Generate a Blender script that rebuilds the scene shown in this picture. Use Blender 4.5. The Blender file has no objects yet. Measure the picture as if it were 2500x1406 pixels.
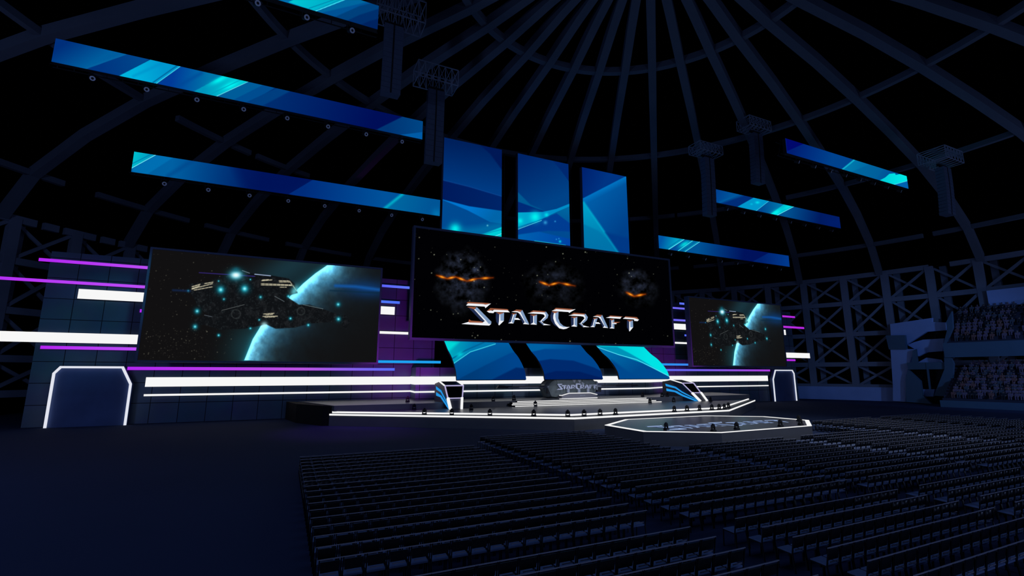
import bpy, math, random
import numpy as np
from mathutils import Vector, Matrix

random.seed(7)
rng = np.random.default_rng(11)
scene = bpy.context.scene
col = scene.collection
R = math.radians

# ------------------------------------------------------------------ camera
F_PX, PITCH, YAW, EYE = 1159.6, 0.178452, 0.439831, 5.0
_c, _s = math.cos(PITCH), math.sin(PITCH)
FW = np.array([math.sin(YAW) * _c, math.cos(YAW) * _c, _s])
RT = np.array([math.cos(YAW), -math.sin(YAW), 0.0])
UP = np.cross(RT, FW)
EP = np.array([0, 0, EYE])
cam_data = bpy.data.cameras.new('camera')
cam = bpy.data.objects.new('camera', cam_data)
col.objects.link(cam)
cam.location = (0, 0, EYE)
cam.rotation_euler = (math.pi / 2 + PITCH, 0, -YAW)
cam_data.sensor_width = 36
cam_data.lens = 36 * F_PX / 2500
cam_data.clip_end = 600
scene.camera = cam
scene.view_settings.view_transform = 'Standard'
scene.view_settings.look = 'None'
scene.view_settings.exposure = 0
scene.view_settings.gamma = 1
scene.view_settings.use_curve_mapping = False
scene.cycles.max_bounces = 5
scene.cycles.diffuse_bounces = 2
scene.cycles.glossy_bounces = 2

def ray(x, y):
    return FW + RT * (x - 1250) / F_PX - UP * (y - 703) / F_PX
def atY(x, y, Y):                      # point of the picture on the vertical plane at depth Y
    d = ray(x, y); return EP + d * Y / d[1]
def atZ(x, y, Z):                      # point of the picture on a level plane
    d = ray(x, y); return EP + d * (Z - EYE) / d[2]
def proj(V):                           # N x 3 -> N x 2
    v = np.asarray(V, float) - EP
    w = v @ FW
    return np.stack([1250 + F_PX * (v @ RT) / w, 703 - F_PX * (v @ UP) / w], 1)

# ------------------------------------------------------------------ object helpers
def tag(o, label=None, cat=None, group=None, kind=None):
    if label: o['label'] = label
    if cat: o['category'] = cat
    if group: o['group'] = group
    if kind: o['kind'] = kind
    return o

def empty(name, loc=(0, 0, 0), rz=0, label=None, cat=None, group=None):
    o = bpy.data.objects.new(name, None)
    o.empty_display_size = .3
    col.objects.link(o)
    o.location = loc; o.rotation_euler = (0, 0, rz)
    return tag(o, label, cat, group)

class MB:
    def __init__(s): s.v = []; s.f = []; s.m = []
    def quadbox(s, b, t, m=0):
        """b, t: four bottom and four top points, counter-clockwise"""
        n = len(s.v); s.v += [tuple(p) for p in b] + [tuple(p) for p in t]
        k = len(b)
        s.f += [tuple(n + i for i in range(k))[::-1], tuple(n + k + i for i in range(k))]
        s.m += [m, m]
        for i in range(k):
            j = (i + 1) % k
            s.f.append((n + i, n + j, n + k + j, n + k + i)); s.m.append(m)
        return s
    def box(s, x0, x1, y0, y1, z0, z1, m=0):
        return s.quadbox([(x0, y0, z0), (x1, y0, z0), (x1, y1, z0), (x0, y1, z0)],
                         [(x0, y0, z1), (x1, y0, z1), (x1, y1, z1), (x0, y1, z1)], m)
    def prism(s, pts, z0, z1, m=0):     # xy outline
        return s.quadbox([(p[0], p[1], z0) for p in pts], [(p[0], p[1], z1) for p in pts], m)
    def slab(s, pts, off, m=0):         # any planar outline pushed along off
        o = Vector(off)
        return s.quadbox([tuple(Vector(p)) for p in pts], [tuple(Vector(p) + o) for p in pts], m)
    def bar(s, a, b, w, h=None, m=0, up=(0, 0, 1)):
        h = h or w
        a, b = Vector(a), Vector(b); d = (b - a)
        if d.length < 1e-6: return s
        d.normalize(); u = Vector(up)
        if abs(d.dot(u)) > .97: u = Vector((1, 0, 0))
        x = d.cross(u).normalized() * w / 2; z = x.cross(d).normalized() * h / 2
        return s.quadbox([a - x - z, a + x - z, a + x + z, a - x + z], [b - x - z, b + x - z, b + x + z, b - x + z], m)
    def cyl(s, a, b, r0, r1=None, n=12, m=0):
        r1 = r0 if r1 is None else r1
        a, b = Vector(a), Vector(b); d = (b - a).normalized()
        u = Vector((0, 0, 1)) if abs(d.z) < .9 else Vector((1, 0, 0))
        x = d.cross(u).normalized(); y = d.cross(x)
        A = [a + (x * math.cos(t) + y * math.sin(t)) * r0 for t in [2 * math.pi * i / n for i in range(n)]]
        B = [b + (x * math.cos(t) + y * math.sin(t)) * r1 for t in [2 * math.pi * i / n for i in range(n)]]
        return s.quadbox(A, B, m)
    def poly(s, pts, m=0):
        n = len(s.v); s.v += [tuple(p) for p in pts]; s.f.append(tuple(range(n, n + len(pts)))); s.m.append(m); return s
    def mesh(s, name, mats):
        me = bpy.data.meshes.new(name)
        me.from_pydata([tuple(map(float, p)) for p in s.v], [], s.f)
        for m in (mats if isinstance(mats, (list, tuple)) else [mats]): me.materials.append(m)
        me.polygons.foreach_set('material_index', s.m)
        me.update()
        return me
    def build(s, name, mats, parent=None, bevel=0, smooth=False):
        me = s.mesh(name, mats)
        o = bpy.data.objects.new(name, me); col.objects.link(o)
        if parent: o.parent = parent
        if smooth:
            for p in me.polygons: p.use_smooth = True
        if bevel:
            b = o.modifiers.new('bevel', 'BEVEL'); b.width = bevel; b.segments = 2; b.limit_method = 'ANGLE'
        return o

def copy_tree(o, parent=None):
    c = o.copy(); col.objects.link(c); c.parent = parent
    for ch in list(o.children): copy_tree(ch, c)
    return c

# ------------------------------------------------------------------ materials
def lin(c):
    c = np.asarray(c, float) / 255
    return np.where(c <= .04045, c / 12.92, ((c + .055) / 1.055) ** 2.4)

def surf_mat(name, rgb, rough=.6, metal=0, var=.15, scale=3, spec=.5, bump=0):
    m = bpy.data.materials.new(name); m.use_nodes = True
    nt = m.node_tree; b = nt.nodes['Principled BSDF']
    tc = nt.nodes.new('ShaderNodeTexCoord'); nz = nt.nodes.new('ShaderNodeTexNoise')
    nz.inputs['Scale'].default_value = scale; nz.inputs['Detail'].default_value = 4
    nt.links.new(tc.outputs['Object'], nz.inputs['Vector'])
    mx = nt.nodes.new('ShaderNodeMix'); mx.data_type = 'RGBA'
    mx.inputs[6].default_value = (*[v * (1 - var) for v in rgb], 1)
    mx.inputs[7].default_value = (*[min(1, v * (1 + var)) for v in rgb], 1)
    nt.links.new(nz.outputs['Fac'], mx.inputs['Factor'])
    nt.links.new(mx.outputs[2], b.inputs['Base Color'])
    b.inputs['Roughness'].default_value = rough; b.inputs['Metallic'].default_value = metal
    b.inputs['Specular IOR Level'].default_value = spec
    if bump:
        bp = nt.nodes.new('ShaderNodeBump'); bp.inputs['Strength'].default_value = bump
        nt.links.new(nz.outputs['Fac'], bp.inputs['Height']); nt.links.new(bp.outputs[0], b.inputs['Normal'])
    return m

def emit_mat(name, srgb, strength=1):
    m = bpy.data.materials.new(name); m.use_nodes = True
    nt = m.node_tree; nt.nodes.clear()
    e = nt.nodes.new('ShaderNodeEmission'); o = nt.nodes.new('ShaderNodeOutputMaterial')
    e.inputs[0].default_value = (*lin(srgb), 1); e.inputs[1].default_value = strength
    nt.links.new(e.outputs[0], o.inputs[0]); return m

def paint_mat(name):                    # the picture a screen is showing: emission from its pixels
    m = bpy.data.materials.new(name); m.use_nodes = True
    nt = m.node_tree; nt.nodes.clear()
    a = nt.nodes.new('ShaderNodeAttribute'); a.attribute_name = 'pixels'
    e = nt.nodes.new('ShaderNodeEmission'); o = nt.nodes.new('ShaderNodeOutputMaterial')
    nt.links.new(a.outputs['Color'], e.inputs[0]); nt.links.new(e.outputs[0], o.inputs[0]); return m

M_beam = surf_mat('painted_blue_grey_steel', (.19, .22, .30), .8, 0, .12, .3, .1)
M_rib = surf_mat('dark_blue_grey_rib_steel', (.115, .135, .18), .8, 0, .12, .3, .1)
M_roof = surf_mat('black_roof_fabric', (.0006, .0006, .0008), 1, 0, .2, 1, 0)
M_black = surf_mat('matt_black_metal', (.012, .013, .017), .55, 0, .2, 6, .3)
M_dark = surf_mat('charcoal_plastic', (.03, .032, .04), .5, 0, .2, 5, .4)
M_frame = surf_mat('navy_screen_bezel', (.085, .11, .20), .6, 0, .1, 4, .3)
M_speaker = surf_mat('speaker_cabinet_grey', (.10, .125, .19), .85, 0, .15, 3, .05)
M_lens = surf_mat('pale_lamp_ring', (.8, .82, .95), .4, .1, .1, 8, .5)
M_deck = surf_mat('dark_glossy_stage_floor', (.12, .125, .14), .32, 0, .15, .6, .5)
M_fascia = surf_mat('charcoal_stage_skirt', (.12, .125, .14), .6, 0, .15, 1, .3)
M_skirtblack = surf_mat('black_stage_skirt', (.012, .012, .014), .8, 0, .15, 1, .1)
M_rail = surf_mat('highlit_chair_rail', (.34, .34, .42), .5, .2, .15, 6, .4)  # pale tone draws the stage-lit highlight along the rails
M_chair = surf_mat('black_chair_plastic', (.008, .009, .012), .45, 0, .2, 8, .4)
M_chairseat = surf_mat('dark_chair_seat', (.18, .25, .46), .5, 0, .2, 8, .4)
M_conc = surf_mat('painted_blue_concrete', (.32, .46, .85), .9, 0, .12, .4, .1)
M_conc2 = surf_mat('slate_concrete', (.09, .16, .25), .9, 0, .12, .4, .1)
M_tread = surf_mat('dark_stand_tread', (.05, .055, .09), .9, 0, .2, .8, .1)
M_booth = surf_mat('booth_navy_panel', (.03, .035, .07), .4, 0, .15, 3, .4)
M_boothgrey = surf_mat('booth_grey_panel', (.16, .16, .19), .5, 0, .1, 3, .4)
M_rig = surf_mat('thin_truss_alloy', (.30, .34, .45), .6, .2, .1, 5, .4)
M_hull = surf_mat('grey_green_gunmetal', (.14, .17, .18), .45, .3, .45, 2.2, .5, .4)
M_hull2 = surf_mat('pale_armour_plate', (.34, .37, .44), .45, .3, .35, 3, .5, .3)
M_curtain = surf_mat('black_drape', (.001, .001, .0012), 1, 0, .2, 2, 0)
E_white = emit_mat('white_light_bar', (247, 247, 247))
E_white2 = emit_mat('soft_white_light_edge', (225, 228, 240))
E_lilac = emit_mat('lilac_edge_light', (178, 170, 214))
E_blue = emit_mat('sky_blue_stripe_light', (36, 148, 226))
M_pix = paint_mat('screen_pixels')
M_logo = [emit_mat('logo_copper', (152, 88, 62)), emit_mat('logo_white', (238, 240, 246)), emit_mat('logo_steel_blue', (128, 154, 190)),
          emit_mat('logo_navy', (34, 46, 80)), emit_mat('logo_mid_blue', (92, 112, 150))]

def tile_mat():
    m = bpy.data.materials.new('dark_panelled_wall'); m.use_nodes = True
    nt = m.node_tree; b = nt.nodes['Principled BSDF']
    tc = nt.nodes.new('ShaderNodeTexCoord'); sx = nt.nodes.new('ShaderNodeSeparateXYZ'); cb = nt.nodes.new('ShaderNodeCombineXYZ')
    nt.links.new(tc.outputs['Object'], sx.inputs[0]); nt.links.new(sx.outputs['X'], cb.inputs['X']); nt.links.new(sx.outputs['Z'], cb.inputs['Y'])
    br = nt.nodes.new('ShaderNodeTexBrick'); br.offset = 0; br.squash = 1
    br.inputs['Scale'].default_value = 1; br.inputs['Brick Width'].default_value = 2.45; br.inputs['Row Height'].default_value = 2.05
    br.inputs['Mortar Size'].default_value = .035; br.inputs['Mortar Smooth'].default_value = .1
    br.inputs['Color1'].default_value = (.14, .19, .30, 1); br.inputs['Color2'].default_value = (.10, .17, .26, 1)
    br.inputs['Mortar'].default_value = (.012, .016, .03, 1)
    nt.links.new(cb.outputs[0], br.inputs['Vector'])
    nz = nt.nodes.new('ShaderNodeTexNoise'); nz.inputs['Scale'].default_value = .35
    nt.links.new(tc.outputs['Object'], nz.inputs['Vector'])
    mx = nt.nodes.new('ShaderNodeMix'); mx.data_type = 'RGBA'; mx.blend_type = 'MULTIPLY'; mx.inputs['Factor'].default_value = .5
    nt.links.new(br.outputs['Color'], mx.inputs[6]); nt.links.new(nz.outputs['Color'], mx.inputs[7])
    nt.links.new(mx.outputs[2], b.inputs['Base Color']); b.inputs['Roughness'].default_value = .7
    b.inputs['Specular IOR Level'].default_value = .2
    return m
M_tile = tile_mat()

# ------------------------------------------------------------------ screen painting
class Pic:
    """colours of the pixels of a screen; P = picture coordinates of the pixels"""
    def __init__(s, P, base):
        s.P = P; s.c = np.tile(np.asarray(base, float), (len(P), 1))
    def mask(s, pts, soft=1.0):
        P = s.P; n = len(pts); d = np.full(len(P), 1e9); ins = np.zeros(len(P), bool)
        for i in range(n):
            a = np.asarray(pts[i], float); b = np.asarray(pts[(i + 1) % n], float)
            e = b - a; L = max(e @ e, 1e-9)
            t = np.clip(((P - a) @ e) / L, 0, 1)
            d = np.minimum(d, np.hypot(*(P - a - t[:, None] * e).T))
            cr = (a[1] > P[:, 1]) != (b[1] > P[:, 1])
            with np.errstate(divide='ignore', invalid='ignore'):
                xi = (b[0] - a[0]) * (P[:, 1] - a[1]) / (b[1] - a[1] + 1e-12) + a[0]
            ins ^= cr & (P[:, 0] < xi)
        return np.clip(.5 + np.where(ins, d, -d) / soft, 0, 1)
    def poly(s, pts, c0, c1=None, p0=None, p1=None, soft=1.0, a=1.0):
        al = s.mask(pts, soft)[:, None] * a
        C = np.asarray(c0, float)
        if c1 is not None:
            p0 = np.asarray(p0, float); e = np.asarray(p1, float) - p0
            t = np.clip(((s.P - p0) @ e) / (e @ e), 0, 1)[:, None]
            C = C * (1 - t) + np.asarray(c1, float) * t
        s.c = s.c * (1 - al) + C * al
        return s
    def grad(s, c0, c1, p0, p1, a=1.0):
        p0 = np.asarray(p0, float); e = np.asarray(p1, float) - p0
        t = np.clip(((s.P - p0) @ e) / (e @ e), 0, 1)[:, None]
        s.c = s.c * (1 - a) + a * (np.asarray(c0, float) * (1 - t) + np.asarray(c1, float) * t); return s
    def line(s, pts, c, w=1.5, soft=1.0, a=1.0):
        P = s.P; d = np.full(len(P), 1e9)
        for i in range(len(pts) - 1):
            p = np.asarray(pts[i], float); e = np.asarray(pts[i + 1], float) - p
            t = np.clip(((P - p) @ e) / (e @ e + 1e-9), 0, 1)
            d = np.minimum(d, np.hypot(*(P - p - t[:, None] * e).T))
        al = np.clip((w / 2 - d) / soft + .5, 0, 1)[:, None] * a
        s.c = s.c * (1 - al) + np.asarray(c, float) * al; return s
    def glow(s, x, y, r, c, a=1.0, ry=None, ang=0, add=False):
        dx, dy = s.P[:, 0] - x, s.P[:, 1] - y
        ca, sa = math.cos(ang), math.sin(ang)
        u, v = (dx * ca + dy * sa) / r, (-dx * sa + dy * ca) / (ry or r)
        al = np.exp(-(u * u + v * v))[:, None] * a
        if add: s.c = s.c + np.asarray(c, float) * al
        else: s.c = s.c * (1 - al) + np.asarray(c, float) * al
        return s
    def out(s):
        return lin(np.clip(s.c, 0, 255))

def noise2(P, sc, seed=0, octv=4):
    r = np.random.default_rng(seed); G = r.random((96, 96)); out = 0; amp = 1; tot = 0
    for o in range(octv):
        q = P / sc * 2 ** o; i = np.floor(q).astype(int); f = q - i; f = f * f * (3 - 2 * f)
        g = lambda a, b: G[(i[:, 0] + a) % 96, (i[:, 1] + b) % 96]
        v = (g(0, 0) * (1 - f[:, 0]) + g(1, 0) * f[:, 0]) * (1 - f[:, 1]) + (g(0, 1) * (1 - f[:, 0]) + g(1, 1) * f[:, 0]) * f[:, 1]
        out = out + v * amp; tot += amp; amp *= .5
    return out / tot

def pix_grid(name, pos, nu, nv, painter, parent=None):
    """a sheet of nu x nv pixels; pos(s, t) -> N x 3 points"""
    s, t = np.meshgrid(np.linspace(0, 1, nu), np.linspace(0, 1, nv))
    V = pos(s.ravel(), t.ravel()).astype(np.float32)
    i = np.arange((nu - 1) * (nv - 1)); r, c = i // (nu - 1), i % (nu - 1)
    a = r * nu + c
    Fc = np.stack([a, a + 1, a + 1 + nu, a + nu], 1).astype(np.int32)
    me = bpy.data.meshes.new(name)
    me.vertices.add(len(V)); me.vertices.foreach_set('co', V.ravel())
    me.loops.add(Fc.size); me.loops.foreach_set('vertex_index', Fc.ravel())
    me.polygons.add(len(Fc)); me.polygons.foreach_set('loop_start', np.arange(0, Fc.size, 4, dtype=np.int32))
    me.polygons.foreach_set('loop_total', np.full(len(Fc), 4, dtype=np.int32))
    me.update()
    C = painter(proj(V))
    at = me.attributes.new('pixels', 'FLOAT_COLOR', 'POINT')
    at.data.foreach_set('color', np.concatenate([C, np.ones((len(C), 1))], 1).astype(np.float32).ravel())
    me.materials.append(M_pix)
    o = bpy.data.objects.new(name, me); col.objects.link(o)
    if parent: o.parent = parent
    return o

def plane_pos(x0, x1, z0, z1, y):
    return lambda s, t: np.stack([x0 + (x1 - x0) * s, np.full_like(s, y), z0 + (z1 - z0) * t], 1)

def K(ox, oy, k):                       # points read off an enlarged detail
    return lambda *p: [(ox + a / k, oy + b / k) for a, b in p]

# ------------------------------------------------------------------ floor
def ring_pts(r, n=72, z=0, c=(28.03, 29.01)):
    return [(c[0] + r * math.sin(2 * math.pi * i / n), c[1] + r * math.cos(2 * math.pi * i / n), z) for i in range(n)]
M_floor = surf_mat('dark_arena_floor', (.036, .055, .124), .85, 0, .2, .08, .08)
fl = MB().prism([(p[0], p[1]) for p in ring_pts(100)], -.6, 0).build('floor', M_floor); tag(fl, 'dark flat arena floor under the stage and the chairs', kind='structure')

# ------------------------------------------------------------------ dome
CX, CY = 28.03, 29.01
PROF = [(0, 47.4), (5.5, 47.0), (12, 46.1), (19.06, 44.7), (29, 43.3), (38.69, 41.4), (48.2, 39.1), (57.4, 36.5), (65.8, 33.1), (73.0, 28.9), (77.0, 23.9)]
def pol(a, r, z): return (CX + r * math.sin(R(a)), CY + r * math.cos(R(a)), z)
mer = [-.5 + 10.62 * k for k in range(-1, -14, -1)][::-1]
mer = [-137, -126, -116, -105, -95, -84.5, -74, -63, -52, -41.3, -31.4, -21.3, -11, -.5, 10.2, 20.8, 31.2, 41.8, 52.4, 63.6, 73.6, 84.2, 95.2, 105.6, 116, 127, 137, 148, 159, 170, 180, -169, -158, -147]
# roof membrane above the ribs
mb = MB(); n = 48; prof = [(r * 1.02 + .3, z + 1.8) for r, z in PROF] + [(80.5, 20), (80.5, 0)]
for k, (r, z) in enumerate(prof):
    for i in range(n): mb.v.append(pol(360 * i / n, r, z))
for k in range(len(prof) - 1):
    for i in range(n):
        a, b = k * n + i, k * n + (i + 1) % n
        mb.f.append((a, b, b + n, a + n)); mb.m.append(0)
ce = mb.build('ceiling', M_roof, smooth=True); tag(ce, 'black domed roof skin behind the steel ribs', kind='structure')

def tube_path(mb, pts, w, h):
    """rectangular beam along a path lying in a vertical plane, seams closed"""
    base = len(mb.v)
    for i, p in enumerate(pts):
        a = Vector(pts[max(0, i - 1)]); b = Vector(pts[min(len(pts) - 1, i + 1)]); d = (b - a).normalized()
        x = d.cross(Vector((0, 0, 1))).normalized() * w / 2; z = x.cross(d).normalized() * h / 2; p = Vector(p)
        mb.v += [tuple(q) for q in (p - x - z, p + x - z, p + x + z, p - x + z)]
    for i in range(len(pts) - 1):
        for k in range(4):
            a = base + i * 4 + k; b = base + i * 4 + (k + 1) % 4
            mb.f.append((a, b, b + 4, a + 4)); mb.m.append(0)
    mb.f.append((base, base + 1, base + 2, base + 3)); mb.f.append(tuple(base + 4 * (len(pts) - 1) + k for k in (3, 2, 1, 0))); mb.m += [0, 0]

for a in mer:
    if not (-100 < a < 125): continue
    m = MB(); tube_path(m, [pol(a, r, z) for r, z in PROF[1:]], 1.0, 1.15)
    o = m.build('roof_rib', M_rib); tag(o, 'curved steel rib of the dome roof, running from crown to rim', group='ribs of the dome roof', kind='structure')
def ring_seg(name, r, z, a0, a1, w=.8, h=.9, drop=0):
    m = MB(); n = max(2, int(abs(a1 - a0) / 1.5)); tube_path(m, [pol(a0 + (a1 - a0) * i / n, r, z - drop) for i in range(n + 1)], w, h)
    o = m.build(name, M_rib); tag(o, 'steel ring purlin crossing the dome ribs', group='ring purlins of the dome roof', kind='structure'); return o
ring_seg('roof_ring', 19.06, 44.7, -100, 125, .75, .8)
ring_seg('roof_ring', 38.69, 41.4, -100, 125, .7, .75)
for a0, a1 in ((-100, -75), (-74, -52.4), (-48, -37.6), (-36.6, -28), (-20, 45.5), (46, 63.2), (65.2, 78), (79, 125)): ring_seg('roof_ring', 57.4, 36.5, a0, a1, .65, .7)
for a0, a1 in ((-100, -60), (-57, -49.5), (-46.5, -36.8), (-34.8, -26.5), (-24, -14), (-11, 8), (12, 31), (35, 45.5), (48, 60), (61, 79.6), (80.7, 125)): ring_seg('roof_ring', 73.0, 28.9, a0, a1, .65, .7)

# ------------------------------------------------------------------ lattice wall round the arena
LV = [23.9, 18.7, 12.6, 6.8, 2.6]
cols = [64.0 - 5.0 * k for k in range(29)][::-1] + [69.2, 74.1, 79.0, 83.8, 88.8, 93.8, 98.8, 103.8]
for a in cols:
    m = MB()
    t = Vector((math.cos(R(a)), -math.sin(R(a)), 0)); rad = Vector((math.sin(R(a)), math.cos(R(a)), 0))
    for da, dr, w in ((0, 0, 1.15), (1.15, 1.9, .95)):
        p = Vector(pol(a + da, 77 + dr, 0))
        m.quadbox([p - t * w / 2 - rad * .4, p + t * w / 2 - rad * .4, p + t * w / 2 + rad * .4, p - t * w / 2 + rad * .4],
                  [p - t * w / 2 - rad * .4 + Vector((0, 0, 24)), p + t * w / 2 - rad * .4 + Vector((0, 0, 24)), p + t * w / 2 + rad * .4 + Vector((0, 0, 24)), p - t * w / 2 + rad * .4 + Vector((0, 0, 24))])
    o = m.build('column', M_beam); tag(o, 'twin steel column of the braced arena wall', group='columns of the arena wall', kind='structure')
gap_at = (79.0, 83.8)
for i in range(len(cols) - 1):
    a0, a1 = cols[i], cols[i + 1]
    m = MB()
    for j, z in enumerate(LV):
        if a0 < -36 and j == 0:                         # broken top chord on the left
            m.bar(pol(a0 - 1.1, 77, z), pol(a0 + 1.6, 77, z), .6, .9); m.bar(pol(a0 + 2.2, 77, z), pol(a0 + 3.4, 77, z), .6, .9); continue
        if abs(a0 - gap_at[0]) < .1 and j == 0: m.bar(pol(a0 + 1.4 + .8, 77, z), pol(a1, 77, z), .6, .8); continue
        m.bar(pol(a0, 77, z), pol(a1, 77, z), .6, .85)
    o = m.build('beam', M_beam); tag(o, 'level steel beams between two wall columns', group='beams of the arena wall', kind='structure')
    m = MB()
    for j in range(4):
        z1, z0 = LV[j] - .3, LV[j + 1] + .3
        if j == 3: z0 = max(z0, 2.9)
        m.bar(pol(a0 + .4, 77.6, z1), pol(a1 - .3, 77.6, z0), .3, .38); m.bar(pol(a0 + .4, 77.1, z0), pol(a1 - .3, 77.1, z1), .3, .42)
    o = m.build('beam', M_beam); tag(o, 'crossed steel braces between two wall columns', group='cross braces of the arena wall', kind='structure')

# low wall at the foot of the lattice, right of the stage
m = MB()
for k in range(9):
    a0, a1 = 61.0 + 13.4 / 9 * k, 61.0 + 13.4 / 9 * (k + 1)
    m.quadbox([pol(a0, 76.2, 0), pol(a1, 76.2, 0), pol(a1, 76.6, 0), pol(a0, 76.6, 0)], [pol(a0, 76.2, 2.5), pol(a1, 76.2, 2.5), pol(a1, 76.6, 2.5), pol(a0, 76.6, 2.5)])
tag(m.build('wall_right', M_conc), 'low blue boundary wall right of the stage', kind='structure')

# ------------------------------------------------------------------ stair tower and stands on the right
TP0 = np.array(pol(73.2, 73.2, 0)); TP1 = np.array(pol(81.5, 71.0, 0))
_t = (TP1 - TP0) / np.linalg.norm(TP1 - TP0); TN = np.array([-_t[1], _t[0], 0.0])   # points away from the arena or towards it
if TN @ (np.array([CX, CY, 0]) - TP0) > 0: TN = -TN
def onT(x, y, off=0.0):
    d = ray(x, y); p0 = TP0 + TN * off
    return EP + d * (((p0 - EP) @ TN) / (d @ TN))
def slabT(mb, pts, off, th=.5, m=0):
    mb.slab([onT(x, y, off) for x, y in pts], tuple(TN * th), m)
tw = empty('stair_tower', tuple(TP0), 0, 'pale blue concrete stair tower between the low wall and the spectator stand', 'stair tower')
def tpart(name, polys, mat):
    for pts, off, th in polys:
        m = MB(); slabT(m, pts, off, th)
        m.v = [(p[0] - TP0[0], p[1] - TP0[1], p[2] - TP0[2]) for p in m.v]
        m.build(name, mat, tw)
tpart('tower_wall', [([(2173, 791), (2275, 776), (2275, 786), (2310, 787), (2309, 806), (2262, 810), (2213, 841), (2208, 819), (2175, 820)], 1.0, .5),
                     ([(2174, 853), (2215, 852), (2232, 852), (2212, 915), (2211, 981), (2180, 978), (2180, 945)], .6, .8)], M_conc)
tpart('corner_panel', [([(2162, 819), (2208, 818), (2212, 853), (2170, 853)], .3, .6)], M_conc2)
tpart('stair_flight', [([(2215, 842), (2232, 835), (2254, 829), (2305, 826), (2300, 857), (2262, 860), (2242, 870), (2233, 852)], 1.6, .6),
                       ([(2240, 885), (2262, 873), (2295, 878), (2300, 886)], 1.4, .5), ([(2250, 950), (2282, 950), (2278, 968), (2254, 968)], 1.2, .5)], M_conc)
tpart('stair_shade_sheet', [([(2210, 800), (2312, 798), (2316, 980), (2216, 980)], 2.6, .2)], M_skirtblack)  # black sheet put in as the shade behind the stair flights
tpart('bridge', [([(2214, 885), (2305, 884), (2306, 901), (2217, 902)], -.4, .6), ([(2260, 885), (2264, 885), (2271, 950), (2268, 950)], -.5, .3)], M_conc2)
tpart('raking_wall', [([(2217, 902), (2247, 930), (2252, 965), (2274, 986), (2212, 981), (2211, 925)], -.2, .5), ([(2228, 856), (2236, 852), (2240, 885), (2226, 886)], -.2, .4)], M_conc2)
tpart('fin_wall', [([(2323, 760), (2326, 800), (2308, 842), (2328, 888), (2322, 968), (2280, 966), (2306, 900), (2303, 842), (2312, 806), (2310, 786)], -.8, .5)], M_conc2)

def stand(name, label, a0, a1, r0, z0, r1, z1, rows, mat):
    m = MB(); n = 12
    for k in range(rows):
        ra, rb = r0 + (r1 - r0) * k / rows, r0 + (r1 - r0) * (k + 1) / rows; z = z0 + (z1 - z0) * (k + 1) / rows
        for i in range(n):
            b0, b1 = a0 + (a1 - a0) * i / n, a0 + (a1 - a0) * (i + 1) / n
            m.quadbox([pol(b0, ra, z - .6), pol(b1, ra, z - .6), pol(b1, rb, z - .6), pol(b0, rb, z - .6)], [pol(b0, ra, z), pol(b1, ra, z), pol(b1, rb, z), pol(b0, rb, z)])
    return tag(m.build(name, mat), label, kind='structure')
stand('wall_terrace', 'lower stepped spectator terrace right of the stair tower', 80.6, 104, 64.5, .9, 74.5, 6.0, 12, M_tread)
stand('wall_terrace', 'upper stepped spectator terrace above the dark balcony front', 80.6, 104, 70.5, 9.6, 75.4, 15.0, 10, M_tread)
m = MB()
for i in range(12):
    b0, b1 = 80.4 + 24 * i / 12, 80.4 + 24 * (i + 1) / 12
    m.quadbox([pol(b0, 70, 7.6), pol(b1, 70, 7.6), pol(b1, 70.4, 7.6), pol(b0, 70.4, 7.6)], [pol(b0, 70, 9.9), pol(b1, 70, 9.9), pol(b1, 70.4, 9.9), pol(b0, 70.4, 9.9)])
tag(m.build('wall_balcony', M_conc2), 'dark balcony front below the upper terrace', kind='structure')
m = MB()
for i in range(12):
    b0, b1 = 80.4 + 24 * i / 12, 80.4 + 24 * (i + 1) / 12
    m.quadbox([pol(b0, 64, 0), pol(b1, 64, 0), pol(b1, 64.3, 0), pol(b0, 64.3, 0)], [pol(b0, 64, 1.0), pol(b1, 64, 1.0), pol(b1, 64.3, 1.0), pol(b0, 64.3, 1.0)])
tag(m.build('wall_pitchside', M_conc2), 'low wall in front of the lower terrace', kind='structure')
m = MB()
for i in range(8):
    b0, b1 = 84.4 + 20 * i / 8, 84.4 + 20 * (i + 1) / 8
    m.quadbox([pol(b0, 75.6, 15.7), pol(b1, 75.6, 15.7), pol(b1, 75.9, 15.7), pol(b0, 75.9, 15.7)], [pol(b0, 75.6, 18.4), pol(b1, 75.6, 18.4), pol(b1, 75.9, 18.4), pol(b0, 75.9, 18.4)])
tag(m.build('wall_fascia', M_conc), 'blue fascia band above the upper terrace', kind='structure')
# spectators
CROWD = [surf_mat('crowd_clothing_%s' % n_, c_, .9, 0, .2, 3, .1) for n_, c_ in (('mauve', (.20, .15, .24)), ('grey', (.10, .12, .17)), ('dark', (.03, .035, .05)), ('rust', (.24, .12, .12)))]
M_skin = surf_mat('skin', (.22, .15, .13), .7, 0, .1, 4, .2)
def person_mb(mb, m0=0, ms=1):
    """seated figure, hips at the origin, facing -y; trunk, thighs, shins, arms, head"""
    mb.quadbox([(-.17, -.10, 0), (.17, -.10, 0), (.17, .12, 0), (-.17, .12, 0)], [(-.22, -.06, .5), (.22, -.06, .5), (.2, .12, .5), (-.2, .12, .5)], m0)
    for sx in (-1, 1):
        mb.bar((sx * .1, 0, .07), (sx * .12, -.45, .1), .15, .15, m0); mb.bar((sx * .12, -.45, .12), (sx * .12, -.47, -.36), .11, .11, m0)
        mb.bar((sx * .24, 0, .47), (sx * .26, -.1, .2), .09, .09, m0); mb.bar((sx * .26, -.1, .2), (sx * .15, -.34, .17), .08, .08, ms)
    mb.cyl((0, .02, .48), (0, .02, .58), .055, .05, 6, ms)
    mb.cyl((0, .0, .56), (0, .0, .68), .085, .11, 8, ms); mb.cyl((0, .0, .68), (0, .01, .8), .11, .06, 8, m0)
people = []
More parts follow.
